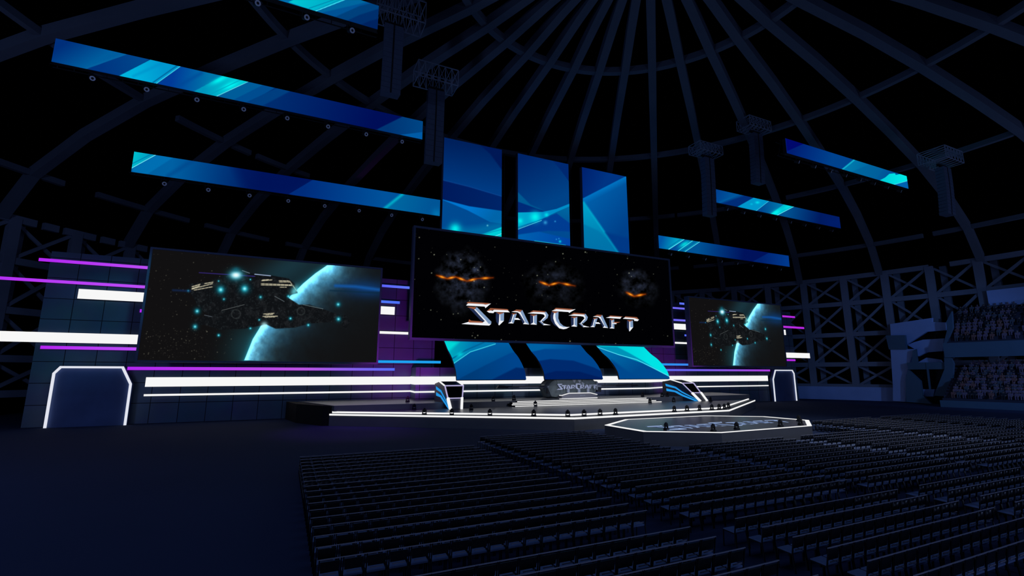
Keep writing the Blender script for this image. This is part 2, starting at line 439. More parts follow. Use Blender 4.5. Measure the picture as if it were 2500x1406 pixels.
for mi, cm in enumerate(CROWD):
    q = MB(); person_mb(q); people.append(q.mesh('spectator', [cm, M_skin]))
spots = []
for (r0, z0, r1, z1, rows, tier) in ((64.5, .9, 74.5, 6.0, 12, 0), (70.5, 9.6, 75.4, 15.0, 10, 1)):
    for k in range(rows):
        ra = r0 + (r1 - r0) * (k + .62) / rows; z = z0 + (z1 - z0) * (k + 1) / rows + .42
        a = 81.2
        while a < 92.5:
            a += .5 + random.random() * .12
            if random.random() < .82: spots.append((a, ra, z, tier, k))
spots.sort(key=lambda q: q[1] + (q[2] > 8) * 2)
for i, (a, ra, z, tier, k) in enumerate(spots[:0]): pass
seen = [q for q in spots if q[0] < 88.5]
near = seen[::max(1, len(seen) // 300)][:300]; nearset = set(near)
for (a, ra, z, tier, k) in near:
    o = bpy.data.objects.new('spectator', people[random.choice((0, 0, 0, 1, 2, 3) if tier == 0 or k < 5 else (2, 1, 2, 0))])
    col.objects.link(o); o.location = pol(a, ra, z); o.rotation_euler = (0, 0, -R(a))
    if tier == 0: tag(o, 'seated person in the crowd on the lower terrace', 'person', 'spectators on the lower terrace')
    else: tag(o, 'seated person in the crowd on the upper terrace', 'person', 'spectators on the upper terrace')
q = MB()
for s_ in spots:
    if s_ in nearset: continue
    a, ra, z, tier, k = s_
    w = MB(); person_mb(w, random.choice((0, 1, 2)), 3)
    T = Matrix.Translation(pol(a, ra, z)) @ Matrix.Rotation(-R(a), 4, 'Z')
    n0 = len(q.v); q.v += [tuple(T @ Vector(p)) for p in w.v]; q.f += [tuple(n0 + i for i in f) for f in w.f]; q.m += w.m
tag(q.build('crowd', [CROWD[0], CROWD[1], CROWD[2], M_skin]), 'rest of the dim crowd filling both terraces', 'crowd', kind='stuff')

# ------------------------------------------------------------------ stage wall behind the stage
YW = 61.0
wl = MB().box(-21.9, 17.5, YW, YW + .5, 0, 17.0).build('wall_back', M_tile); tag(wl, 'dark panelled wall behind the left screen', kind='structure')
wr = MB().box(50.1, 89.5, YW, YW + .5, 0, 17.0).build('wall_back', M_tile); tag(wr, 'dark panelled wall behind the right screen', kind='structure')
m = MB(); m.prism([(14.5, 60.9), (14.2, 57.2), (49.6, 57.2), (56.3, 60.9)], 1.93, 5.75)
tag(m.build('wall_back', M_tile), 'low panelled centre wall behind the stage desk', kind='structure')
tag(MB().box(17.5, 50.1, 60.9, 61.2, 5.75, 16.8).build('wall_drape', M_curtain), 'black drape between the two panelled walls', kind='structure')

# ------------------------------------------------------------------ light bars on the wall
def bar_rect(q, Y=60.85):
    P = [atY(x, y, Y) for x, y in q]      # TL TR BR BL
    return (P[0][0] + P[3][0]) / 2, (P[1][0] + P[2][0]) / 2, (P[3][2] + P[2][2]) / 2, (P[0][2] + P[1][2]) / 2
def light_bar(label, q=None, rect=None, c0=None, c1=None, Y=60.85, mid=None, depth=.13):
    x0, x1, z0, z1 = rect if rect else bar_rect(q, Y)
    t = empty('light_bar', (x0, Y, z0), 0, label, 'light bar', 'light bars on the stage wall')
    MB().box(0, x1 - x0, .03, depth, 0, z1 - z0).build('housing', M_black, t)
    if c0 is None:
        MB().box(0, x1 - x0, -.02, .03, 0, z1 - z0).build('diffuser', E_white, t)
    else:
        def paint(P):
            X = np.linspace(0, 1, 40); n = len(P); s = np.tile(X, n // 40)[:, None]
            A, B = np.asarray(c0, float), np.asarray(c1, float)
            if mid is not None:
                Mi = np.asarray(mid, float); C = np.where(s < .6, A + (Mi - A) * s / .6, Mi + (B - Mi) * (s - .6) / .4)
            else: C = A + (B - A) * s
            return lin(C)
        o = pix_grid('diffuser', plane_pos(x0, x1, z0, z1, Y - .02), 40, 2, paint)
        o.data.transform(Matrix.Translation((-x0, -Y, -z0))); o.parent = t
    return t
PU, PU2, BL, CYN = (178, 38, 240), (186, 78, 246), (84, 108, 246), (30, 160, 240)
light_bar('upper purple light bar left of the left screen', [(95.2, 630), (364, 649.8), (363.4, 657.2), (94.3, 637.4)], c0=PU, c1=PU2)
light_bar('long purple light bar running out past the wall edge on the left', rect=(-29.5, *bar_rect([(0, 675), (357.3, 697), (356.6, 703.8), (0, 683)])[1:]), c0=PU, c1=PU2)
light_bar('short thick white light bar under the two upper purple bars', [(192.3, 705), (354.7, 714.5), (352.3, 736.7), (189, 728.8)])
light_bar('stub of purple light bar peeping out beside the left screen', [(342, 754.7), (352, 755.2), (351, 763), (341, 762.6)], c0=PU, c1=PU)
light_bar('thick white light bar running off to the left at mid height', rect=(-29.5, *bar_rect([(0, 808), (340.6, 817), (338, 840.4), (0, 833)])[1:]))
light_bar('purple light bar directly under the long thick white one', [(99, 843.8), (336, 848), (335.5, 855.4), (98.3, 852)], c0=PU, c1=PU2)
light_bar('long bar fading from purple to blue beneath the left screen', [(310, 895.8), (963.5, 898), (963.5, 904.6), (312, 903.6)], c0=PU, c1=BL, mid=(188, 84, 226))
light_bar('topmost blue light bar between left and main screens', [(927.8, 694), (1000, 699.4), (999.6, 705.6), (927, 700)], c0=(92, 96, 250), c1=(96, 120, 246))
light_bar('second blue light bar between left and main screens', [(925.8, 732.8), (976, 735.5), (976, 742), (925, 739)], c0=(80, 120, 246), c1=(76, 110, 246))
light_bar('white block of light beside the right edge of the left screen', [(924.5, 747), (964, 749.5), (963, 768.7), (924, 766.4)])
light_bar('thin white light bar between left and main screens', [(922, 808), (998.6, 810.7), (998.6, 817), (922, 814)])
light_bar('sky blue light bar low between left and main screens', [(918.4, 879.6), (1075.9, 880.8), (1075.9, 887), (918.4, 885.8)], c0=CYN, c1=CYN)
light_bar('topmost short blue bar beside the right screen', [(1658.5, 738.4), (1682, 740), (1682, 744.8), (1658.5, 743.3)], c0=BL, c1=(110, 130, 250))
light_bar('violet blue bar second from top beside the right screen', [(1640.4, 749.5), (1683, 752), (1683, 756.5), (1640.4, 753.8)], c0=(110, 100, 246), c1=(120, 116, 246))
light_bar('violet blue bar above the white block beside the right screen', [(1641.9, 778.5), (1685, 781), (1685, 785.4), (1641.9, 783.2)], c0=(110, 100, 246), c1=(120, 116, 246))
light_bar('white block of light between main and right screens', [(1642.5, 789.6), (1686, 791.8), (1686, 805.6), (1642.5, 803.5)])
light_bar('stub of blue bar under the white block near the right screen', [(1671, 816.3), (1688, 817), (1688, 821.6), (1671, 820.6)], c0=BL, c1=BL)
light_bar('thin white light bar between main and right screens', [(1645, 834.4), (1688, 836), (1688, 840.2), (1645, 838.7)])
light_bar('sky blue light bar low between main and right screens', [(1560, 886), (1691, 887.8), (1691, 892.7), (1560, 891.4)], c0=CYN, c1=(60, 130, 240))
light_bar('long bar fading from blue to purple beneath the right screen', [(1600, 901), (1879.8, 901.7), (1879.8, 906), (1600, 906)], c0=BL, c1=(176, 60, 226), mid=(140, 84, 226))
light_bar('upper magenta bar sticking out right of the right screen', [(1899, 769), (1940.6, 772), (1940.6, 776), (1899, 773.6)], c0=(190, 50, 220), c1=(180, 40, 226))
light_bar('longer magenta bar below it right of the right screen', [(1900, 795), (1963, 798), (1963, 802.9), (1900, 799.6)], c0=(190, 50, 220), c1=(180, 40, 226))
light_bar('white stub under the magenta bars right of the right screen', [(1902, 804.3), (1917.8, 805), (1918.5, 817.8), (1902, 817)])
light_bar('white light bar sticking out low right of the right screen', [(1914, 860.5), (1976.6, 862.2), (1977.6, 874.3), (1914.6, 873.3)])
light_bar('short magenta bar under the white one right of the right screen', [(1913, 876.6), (1941.7, 877.3), (1942, 881.4), (1913, 880.9)], c0=(180, 40, 226), c1=(180, 40, 226))
zA, zB, zC, zD = 3.68, 4.64, 2.74, 2.94
light_bar('long thick white bar low on the left half of the stage wall', rect=(-12.85, 14.4, zA, zB))
light_bar('long thick white bar low on the right half of the stage wall', rect=(56.3, 81.0, zA, zB))
light_bar('thin white line low on the left half of the stage wall', rect=(-12.85, 14.4, zC, zD))
light_bar('thin white line low on the right half of the stage wall', rect=(56.3, 81.0, zC, zD))
def bent_bar(label, z0, z1):
    t = empty('light_bar', (13.4, 60.7, z0), 0, label, 'light bar', 'light bars on the stage wall')
    path = [(14.42, 60.75), (14.12, 57.12), (49.62, 57.12), (56.2, 60.75)]
    m = MB(); h = MB()
    for i in range(len(path) - 1):
        a, b = path[i], path[i + 1]; d = Vector((b[0] - a[0], b[1] - a[1], 0)).normalized(); n_ = Vector((d.y, -d.x, 0)) * .06
        P = [Vector((a[0] - 13.4, a[1] - 60.7, 0)), Vector((b[0] - 13.4, b[1] - 60.7, 0))]
        m.quadbox([P[0] + n_, P[1] + n_, P[1], P[0]], [v + Vector((0, 0, z1 - z0)) for v in (P[0] + n_, P[1] + n_, P[1], P[0])])
    m.build('diffuser', E_white, t)
bent_bar('thick white bar folded round the low centre wall', 3.72, 4.66)
bent_bar('thin white line folded round the low centre wall', 2.76, 2.95)

# ------------------------------------------------------------------ portals
def portal(x0, flip, label):
    s = -1 if flip else 1
    t = empty('portal', (x0, 60.2, 0), 0, label, 'portal', 'lit doorways at the ends of the stage wall')
    out = [(0, 0), (0, 5.05), (.47, 5.72), (5.35, 5.72), (6.2, 4.0), (6.2, 0)]
    w = .2
    inn = [(w, 0), (w, 5.0), (.47 + w * .55, 5.72 - w), (5.35 - w * .7, 5.72 - w), (6.2 - w, 3.95), (6.2 - w, 0)]
    m = MB()
    for i in range(5):
        P = [out[i], out[i + 1], inn[i + 1], inn[i]]
        P = [(s * p[0], 0, p[1]) for p in P]
        m.slab(P, (0, -.12, 0))
    m.build('light_frame', E_white2, t)
    MB().slab([(s * p[0], .6, p[1]) for p in out], (0, -.5, 0)).build('door_panel', M_portal, t)
M_portal = surf_mat('blue_portal_screen', (.07, .11, .26), .6, 0, .35, .5, .2)
portal(-20.0, False, 'white outlined doorway at the left end of the stage wall')
portal(87.6, True, 'white outlined doorway at the right end of the stage wall')

# ------------------------------------------------------------------ logo geometry (one set of facets, used three times)
L1 = K(1120, 730, 10.87); L2 = K(1340, 740, 10.87)
FAC = []
def fac(m, k, *pts): FAC.append((m, k(*pts)))
fac(0, L1, (215, 105), (255, 72), (840, 105), (725, 145), (660, 130), (260, 110))
fac(1, L1, (208, 160), (260, 110), (660, 130), (725, 145), (868, 112), (720, 238), (700, 195), (215, 168))
fac(0, L1, (230, 205), (300, 200), (480, 212), (420, 265), (350, 245))
fac(3, L1, (270, 225), (350, 245), (420, 265), (705, 580), (680, 600), (600, 570))
fac(1, L1, (415, 268), (445, 262), (730, 560), (800, 650), (700, 580))
fac(2, L1, (445, 262), (480, 212), (510, 225), (880, 600), (870, 660), (800, 650), (730, 560))
fac(0, L1, (265, 605), (285, 535), (340, 570), (600, 590), (660, 610), (640, 628), (300, 620))
fac(1, L1, (85, 658), (265, 605), (300, 620), (640, 628), (700, 580), (800, 650), (870, 660), (820, 700), (600, 690))
fac(0, L1, (755, 318), (850, 235), (1300, 262), (1345, 300), (1310, 295), (950, 280), (865, 298))
fac(1, L1, (755, 318), (865, 298), (910, 310), (950, 280), (1310, 295), (1370, 350), (960, 335), (930, 370), (815, 360))
fac(0, L1, (1005, 350), (1215, 355), (1110, 400), (1090, 400))
fac(3, L1, (1000, 355), (1090, 400), (1080, 580), (1065, 680), (1010, 600), (995, 500))
fac(1, L1, (1090, 400), (1110, 400), (1120, 570), (1210, 575), (1085, 695), (1065, 680), (1080, 580))
fac(2, L1, (1110, 400), (1215, 360), (1210, 575), (1120, 570))
def a_letter(k):
    f = lambda *p: k(*p)
    fac(0, f, (1460, 318), (1540, 275), (1690, 285), (1650, 335), (1560, 318))
    fac(1, f, (1410, 335), (1460, 322), (1560, 318), (1650, 340), (1780, 620), (1885, 670), (1720, 660), (1765, 610), (1640, 400), (1580, 350))
    fac(2, f, (1650, 338), (1700, 285), (1885, 668), (1780, 620))
    fac(3, f, (1595, 362), (1640, 400), (1765, 610), (1720, 650), (1640, 480))
    fac(1, f, (1455, 410), (1485, 405), (1420, 600), (1465, 645), (1325, 640), (1400, 600))
    fac(3, f, (1420, 382), (1455, 410), (1400, 600), (1325, 640))
    fac(2, f, (1485, 405), (1555, 380), (1470, 640), (1420, 600))
    fac(0, f, (1415, 378), (1555, 375), (1485, 405), (1455, 408))
    fac(1, f, (1478, 500), (1590, 502), (1650, 550), (1490, 545))
def r_letter(k):
    f = lambda *p: k(*p)
    fac(0, f, (1905, 345), (1990, 298), (2320, 325), (2290, 350), (2200, 345), (2000, 335))
    fac(1, f, (1840, 375), (2000, 337), (2200, 346), (2290, 352), (2330, 420), (2320, 480), (2205, 580), (2270, 645), (2450, 690), (2250, 690), (2275, 657), (2180, 590), (2190, 570), (2300, 450), (2265, 405), (2190, 392))
    fac(2, f, (2290, 352), (2330, 330), (2395, 420), (2370, 500), (2260, 590), (2205, 580), (2320, 480), (2330, 420))
    fac(4, f, (2130, 585), (2180, 580), (2275, 657), (2250, 685))
    fac(0, f, (1905, 408), (2090, 410), (2010, 445), (1990, 445))
    fac(3, f, (1905, 412), (1988, 448), (1988, 620), (1915, 665))
    fac(1, f, (1988, 446), (2010, 446), (2010, 620), (2085, 680), (1915, 668), (1988, 620))
    fac(2, f, (2010, 446), (2090, 412), (2085, 675), (2010, 620))
a_letter(L1); r_letter(L1)
fac(0, L2, (140, 170), (200, 122), (650, 150), (620, 165), (560, 182), (210, 155))
fac(1, L2, (90, 200), (210, 155), (560, 182), (725, 155), (550, 258), (540, 232), (210, 210))
fac(0, L2, (90, 215), (270, 222), (190, 262), (150, 260))
fac(3, L2, (88, 222), (150, 260), (130, 400), (180, 540), (290, 665), (150, 575), (70, 460), (55, 330))
fac(1, L2, (150, 260), (190, 262), (185, 350), (210, 470), (300, 590), (400, 635), (570, 628), (480, 674), (400, 690), (290, 665), (180, 540), (130, 400), (130, 330))
fac(2, L2, (190, 262), (270, 225), (265, 400), (310, 520), (400, 600), (500, 632), (400, 635), (300, 590), (210, 470), (185, 350))
r_letter(lambda *p: L2(*[(540 + (a - 1840) * .918, 325 + (b - 375) * .98) for a, b in p]))
a_letter(lambda *p: L2(*[(1185 + (a - 1410) * .853, 355 + (b - 335) * .9) for a, b in p]))
fac(0, L2, (1605, 345), (1650, 325), (1985, 352), (1905, 366), (1645, 352))
fac(1, L2, (1530, 385), (1645, 352), (1905, 366), (1945, 362), (1910, 412))
fac(0, L2, (1625, 420), (1750, 420), (1700, 455), (1680, 455))
fac(3, L2, (1620, 422), (1678, 456), (1678, 630), (1625, 665))
fac(1, L2, (1678, 455), (1700, 455), (1700, 630), (1755, 672), (1625, 665), (1678, 630))
fac(2, L2, (1700, 455), (1750, 422), (1755, 668), (1700, 630))
fac(0, L2, (1703, 497), (1915, 495), (1820, 528), (1703, 512)); fac(1, L2, (1703, 513), (1820, 529), (1800, 555), (1703, 545))
fac(0, L2, (2010, 385), (2050, 345), (2350, 370), (2400, 420), (2290, 394), (2040, 372))
fac(1, L2, (1980, 410), (2040, 373), (2290, 395), (2410, 435), (2370, 475), (2285, 470), (2275, 430))
fac(0, L2, (2090, 450), (2240, 455), (2175, 486), (2150, 486))
fac(3, L2, (2090, 452), (2150, 488), (2148, 740), (2090, 640))
fac(1, L2, (2150, 487), (2175, 487), (2180, 640), (2255, 635), (2165, 745), (2148, 740))
fac(2, L2, (2175, 487), (2248, 455), (2255, 635), (2180, 640))
LOGO = []                                                   # facets in metres on the big screen, x along, y up
for m_, pts in FAC:
    LOGO.append((m_, [tuple(atY(x, y, 56.3)[[0, 2]]) for x, y in pts]))
lx0 = min(p[0] for m_, q in LOGO for p in q); lx1 = max(p[0] for m_, q in LOGO for p in q)
lz0 = min(p[1] for m_, q in LOGO for p in q); lz1 = max(p[1] for m_, q in LOGO for p in q)
def logo(name, parent, mats, to3, off=None):
    """to3(u, v): u,v in 0..1 over the wordmark box"""
    m = MB()
    for mi, q in LOGO:
        P = [to3((a - lx0) / (lx1 - lx0), (b - lz0) / (lz1 - lz0)) for a, b in q]
        if off: m.slab(P, off, mi)
        else: m.poly(P, mi)
    return m.build(name, mats, parent)

# ------------------------------------------------------------------ main screen
def frame_box(t, w, h, bw, d, mat, y0=-.15):
    for (x0, x1, z0, z1) in ((-bw, 0, -bw, h + bw), (w, w + bw, -bw, h + bw), (0, w, -bw, 0), (0, w, h, h + bw)):
        MB().box(x0, x1, y0, d, z0, z1).build('frame_bar', mat, t)
YM = 56.5
MX0, MX1, MZ0, MZ1 = 13.35, 54.25, 9.25, 22.85
ms = empty('main_screen', (MX0, YM, MZ0), 0, 'huge black centre screen showing stars and a chrome wordmark', 'screen')
MB().box(0, MX1 - MX0, .06, .7, 0, MZ1 - MZ0).build('housing', M_black, ms)
frame_box(ms, MX1 - MX0, MZ1 - MZ0, .26, .7, M_frame)
def paint_main(P):
    q = Pic(P, (1, 1, 3))
    n1 = noise2(P, 14, 3); n2 = noise2(P, 5, 5); n3 = noise2(P * [1, 1.6], 9, 8)
    # three drifting dark rocks
    for cx, cy, rx, ry, br, sd in ((1130, 690, 76, 92, 150, 1), (1352, 702, 88, 74, 84, 2), (1556, 706, 58, 56, 120, 3)):
        dx, dy = (P[:, 0] - cx) / rx, (P[:, 1] - cy) / ry
        wob = .72 + .5 * noise2(P, 40, 20 + sd, 3)
        rr = np.hypot(dx, dy) / wob
        al = np.clip((1 - rr) * 5, 0, 1)[:, None]
        sh = (np.clip(.25 + .9 * (n1 - .42) * 2 + .5 * (n2 - .5), 0, 1) * np.clip(1.25 - rr, 0, 1) * (.55 - .35 * dy))
        q.c = q.c * (1 - al) + al * np.clip(sh, 0, 1)[:, None] * np.array([.62, .72, 1.0]) * br
    # molten patches strung along one fissure in each rock
    for path in ([(1066, 672), (1092, 680), (1112, 676), (1140, 686), (1166, 680), (1204, 678)], [(1318, 688), (1340, 696), (1364, 690), (1404, 698)], [(1530, 714), (1548, 723), (1576, 718)]):
        q.line(path, (70, 20, 4), 5, 6, .7); q.line(path, (180, 70, 8), 1.4, 2, .7)
        for i in range(len(path) - 1):
            (xa, ya), (xb, yb) = path[i], path[i + 1]
            q.glow((xa + xb) / 2, (ya + yb) / 2, 9, (240, 104, 8), .9, 3.2, math.atan2(yb - ya, xb - xa)); q.glow((xa + xb) / 2, (ya + yb) / 2, 5, (255, 184, 50), .8, 1.6, math.atan2(yb - ya, xb - xa))
    r = np.random.default_rng(5)
    for _ in range(150):
        x, y = 1012 + r.random() * 620, 560 + r.random() * 290
        if 770 < y < 805 and 1130 < x < 1565: continue
        b = r.random() ** 2.2; q.glow(x, y, .75 + b * .75, (200, 205, 170), .18 + .6 * b)
    return q.out()
g = pix_grid('display', plane_pos(MX0, MX1, MZ0, MZ1, YM), 900, 330, paint_main)
g.data.transform(Matrix.Translation((-MX0, -YM, -MZ0))); g.parent = ms
logo('wordmark', ms, M_logo, lambda u, v: (lx0 + (lx1 - lx0) * u - MX0, -.05, lz0 + (lz1 - lz0) * v - MZ0))

# ------------------------------------------------------------------ side screens
LX0, LX1, LZ0, LZ1 = -12.8, 9.4, 6.27, 17.18
def paint_ship(P):
    k = K(320, 590, 3.906); kk = lambda x, y: (320 + x / 3.906, 590 + y / 3.906)
    q = Pic(P, (17, 16, 17))
    nz = noise2(P, 26, 31); nf = noise2(P * [1, .8], 9, 32); nd = noise2(P, 3.2, 33, 3)
    # haze along the horizon of the planet
    q.glow(*kk(1500, 250), 120, (28, 62, 74), .75, 40, -.5); q.glow(*kk(1100, 980), 70, (24, 56, 64), .8, 46, -1.1); q.glow(*kk(1750, 500), 90, (20, 50, 62), .6, 60)
    # planet: everything right of its limb
    limb = [(1870, 225), (1760, 300), (1640, 400), (1560, 480), (1440, 590), (1330, 690), (1240, 800), (1160, 930), (1080, 1130)]
    body = k(*limb, *[(2420, 1200), (2420, 200)])
    al = q.mask(body, 2)[:, None]
    d = np.full(len(P), 1e9); L = k(*limb)
    for i in range(len(L) - 1):
        p = np.asarray(L[i]); e = np.asarray(L[i + 1]) - p; t = np.clip(((P - p) @ e) / (e @ e), 0, 1)
        d = np.minimum(d, np.hypot(*(P - p - t[:, None] * e).T))
    f = np.exp(-d / 26) * (.55 + .9 * nf) + .7 * np.exp(-d / 5)
    f2 = np.exp(-d / 42) * (.3 + .9 * nz)
    pc = np.array([150, 240, 250]) * np.clip(f, 0, 1)[:, None] * .9 + np.array([20, 110, 170]) * np.clip(f2, 0, 1)[:, None] + np.array([17, 17, 18])
    q.c = q.c * (1 - al) + pc * al
    q.c += (np.exp(-d / 7)[:, None] * np.array([10, 70, 80])) * (1 - al)
    q.glow(*kk(2250, 450), 60, (14, 60, 120), .8, 22, .06); q.line(k((1950, 420), (2140, 428), (2365, 458)), (20, 84, 160), 7, 6, .9); q.line(k((1900, 465), (2370, 490)), (12, 40, 60), 3, 4, .8)
    # stars
    r = np.random.default_rng(9)
    for i in range(420):
        x, y = r.random(), r.random()
        cx, cy = (110 + x * 900, 100 + y * 1020)
        if i < 190: cx, cy = 120 + x * 620, 820 + y * 300
        b = r.random() ** 2.5; q.glow(*kk(cx, cy), .7 + .5 * b, (120, 118, 100), .12 + .6 * b)
    # generic dark freighter hull
    hull = [(545, 470), (560, 400), (760, 380), (800, 345), (900, 330), (960, 290), (1050, 285), (1200, 305), (1330, 320), (1500, 350), (1560, 400), (1590, 490), (1480, 520), (1600, 600), (1700, 600), (1830, 640),
            (1960, 690), (2040, 700), (2090, 760), (2050, 835), (1980, 760), (1860, 770), (1700, 780), (1560, 820), (1380, 830), (1290, 790), (1080, 830), (840, 840), (700, 790), (620, 800), (600, 740), (740, 700), (640, 620), (600, 540)]
    al = q.mask(k(*hull), 2.5)[:, None]
    hc = np.array([15, 17, 20]) + (np.clip(nd - .56, 0, 1) * 70)[:, None] * np.array([.8, .95, .95]) + (np.clip(nf - .5, 0, 1) * 40)[:, None]
    q.c = q.c * (1 - al) + hc * al
    for a, b, c, w in (((865, 655), (1080, 600), (90, 95, 95), 1.2), ((700, 700), (770, 715), (90, 100, 110), 1.2), ((1370, 520), (1460, 570), (90, 100, 105), 1.4), ((1060, 275), (1130, 300), (120, 130, 140), 1.4), ((1640, 600), (1830, 640), (90, 110, 115), 1.4), ((1180, 310), (1330, 325), (150, 170, 200), 2.2)):
        q.line(k(a, b), c, w, 1)
    for cx, cy, rr in ((1000, 690, 42), (1620, 662, 36)):
        cxx, cyy = kk(cx, cy); dd = np.hypot(P[:, 0] - cxx, P[:, 1] - cyy); al = np.exp(-((dd - rr / 3.906) / 1.3) ** 2)[:, None] * .45; q.c = q.c * (1 - al) + np.array([70, 76, 76]) * al
    # rows of lit windows
    for (x0, y0, x1, y1, n) in ((580, 430, 660, 405, 16), (580, 448, 655, 420, 16), (580, 452, 775, 400, 30), (600, 462, 775, 430, 26), (700, 400, 780, 386, 14), (1245, 372, 1345, 364, 16), (1250, 366, 1310, 362, 10), (1240, 400, 1530, 412, 40), (1240, 412, 1530, 418, 40), (1410, 372, 1500, 374, 14), (1412, 384, 1510, 384, 14), (1510, 374, 1580, 470, 14), (1420, 434, 1480, 434, 8),
                                (1262, 690, 1365, 682, 16), (1285, 698, 1350, 692, 10), (1255, 712, 1395, 710, 20), (1275, 720, 1370, 716, 14)):
        for i in range(n):
            t = i / (n - 1); q.glow(*kk(x0 + (x1 - x0) * t, y0 + (y1 - y0) * t), 1.15, (236, 226, 190), .85 if i % 5 else .5)
    # lamps and engines
    for x, y, rr, a in ((855, 458, 20, .9), (1083, 448, 21, .95), (630, 662, 14, .8), (610, 810, 13, .8), (1975, 598, 12, .8), (1978, 738, 12, .85), (1690, 795, 8, .9), (1520, 732, 8, .9), (1222, 745, 6, .8), (1138, 826, 7, .8), (835, 892, 8, .9), (835, 375, 5, .8), (1138, 360, 5, .8), (1235, 528, 9, .7), (545, 468, 6, .7), (1500, 520, 8, .8), (885, 548, 8, .6)):
        x_, y_ = kk(x, y); q.glow(x_, y_, rr / 1.7, (10, 110, 130), a * .8); q.glow(x_, y_, rr / 3.2, (60, 220, 240), a); q.glow(x_, y_, rr / 7, (200, 250, 255), a * .8)
    q.line(k((650, 295), (1180, 330)), (70, 50, 170), 1.6, 2, .8); q.line(k((400, 462), (560, 470)), (20, 50, 110), 4, 5, .6)
    x_, y_ = kk(1000, 318); q.glow(x_, y_, 19, (20, 120, 140), .85, 14); q.glow(x_, y_, 13, (90, 220, 245), .95, 9); q.glow(x_, y_, 10, (245, 255, 255), 1, 6.5)
    q.glow(x_, y_ - 14, 9, (20, 110, 130), .6, 6)
    q.glow(*kk(1270, 795), 8, (190, 250, 255), .8); q.glow(*kk(1560, 470), 9, (120, 240, 250), .7, 14, .5)
    return q.out()
def side_screen(x0, label, data=None):
    t = empty('side_screen', (x0, 56.6, LZ0), 0, label, 'screen')
    w, h = LX1 - LX0, LZ1 - LZ0
    MB().box(0, w, .06, .8, 0, h).build('housing', M_black, t); frame_box(t, w, h, .2, .8, M_frame, -.08)
    return t
ls = side_screen(LX0, 'left side screen with a dark freighter before a blue planet')
g = pix_grid('display', plane_pos(LX0, LX1, LZ0, LZ1, 56.6), 760, 340, paint_ship)
g.data.transform(Matrix.Translation((-LX0, -56.6, -LZ0))); g.parent = ls
rs = side_screen(58.25, 'right side screen, same freighter picture, beyond the main screen')
g2 = g.copy(); col.objects.link(g2); g2.parent = rs

# ------------------------------------------------------------------ upright banners
def banner(x0, x1, label, painter):
    t = empty('banner_screen', (x0, 60.4, 22.5), 0, label, 'screen', 'upright screens above the main screen')
    MB().box(0, x1 - x0, .05, .5, 0, 15.35).build('housing', M_black, t)
    MB().box(-.12, 0, -.03, .5, 0, 15.35).build('edge_strip', M_frame, t)
    r_ = MB()                                                    # ladder of rigging arms on the right-hand side
    for k_ in range(10): r_.bar((x1 - x0, .3, 1 + k_ * 1.5), (x1 - x0 + .55, .3, 1.05 + k_ * 1.5), .07, .07)
    r_.bar((x1 - x0 + .55, .3, 0), (x1 - x0 + .55, .3, 15), .09); r_.build('rigging_ladder', M_black, t)
    o = pix_grid('display', plane_pos(x0, x1, 22.5, 37.85, 60.4), 170, 280, painter)
    o.data.transform(Matrix.Translation((-x0, -60.4, -22.5))); o.parent = t
kb = K(1060, 320, 4.686); kbp = lambda x, y: (1060 + x / 4.686, 320 + y / 4.686)
def ban1(P):
    q = Pic(P, (0, 34, 96)); q.grad((0, 32, 92), (0, 58, 130), kbp(430, 150), kbp(380, 640))
    q.poly(kb((530, 165), (640, 260), (780, 450), (780, 150)), (0, 24, 86), soft=4)
    q.poly(kb((80, 555), (400, 635), (790, 752), (790, 940), (60, 800)), (0, 26, 92), (0, 36, 104), kbp(100, 700), kbp(770, 800), soft=1)
    q.line(kb((80, 556), (400, 636), (790, 752)), (20, 84, 160), 1.2, 3, .7)
    q.poly(kb((60, 772), (400, 860), (790, 916), (790, 1300), (60, 1300)), (0, 74, 146), soft=1)
    q.poly(kb((60, 772), (400, 860), (790, 916), (790, 1060), (640, 1040), (380, 905)), (0, 116, 206), (0, 100, 170), kbp(430, 870), kbp(640, 1030), soft=2)
    q.poly(kb((60, 1130), (500, 1090), (790, 1030), (790, 1300), (60, 1300)), (0, 116, 170), soft=16, a=.7)
    q.poly(kb((500, 1200), (790, 1090), (790, 1300), (500, 1300)), (0, 205, 215), soft=3); q.line(kb((690, 1205), (790, 1165)), (120, 240, 250), 1.2)
    q.line(kb((500, 1196), (790, 1120)), (0, 150, 190), 2, 2)
    q.glow(*kbp(240, 1118), 13, (0, 235, 235), 1); q.glow(*kbp(610, 1080), 2, (120, 220, 230), .8)
    return q.out()
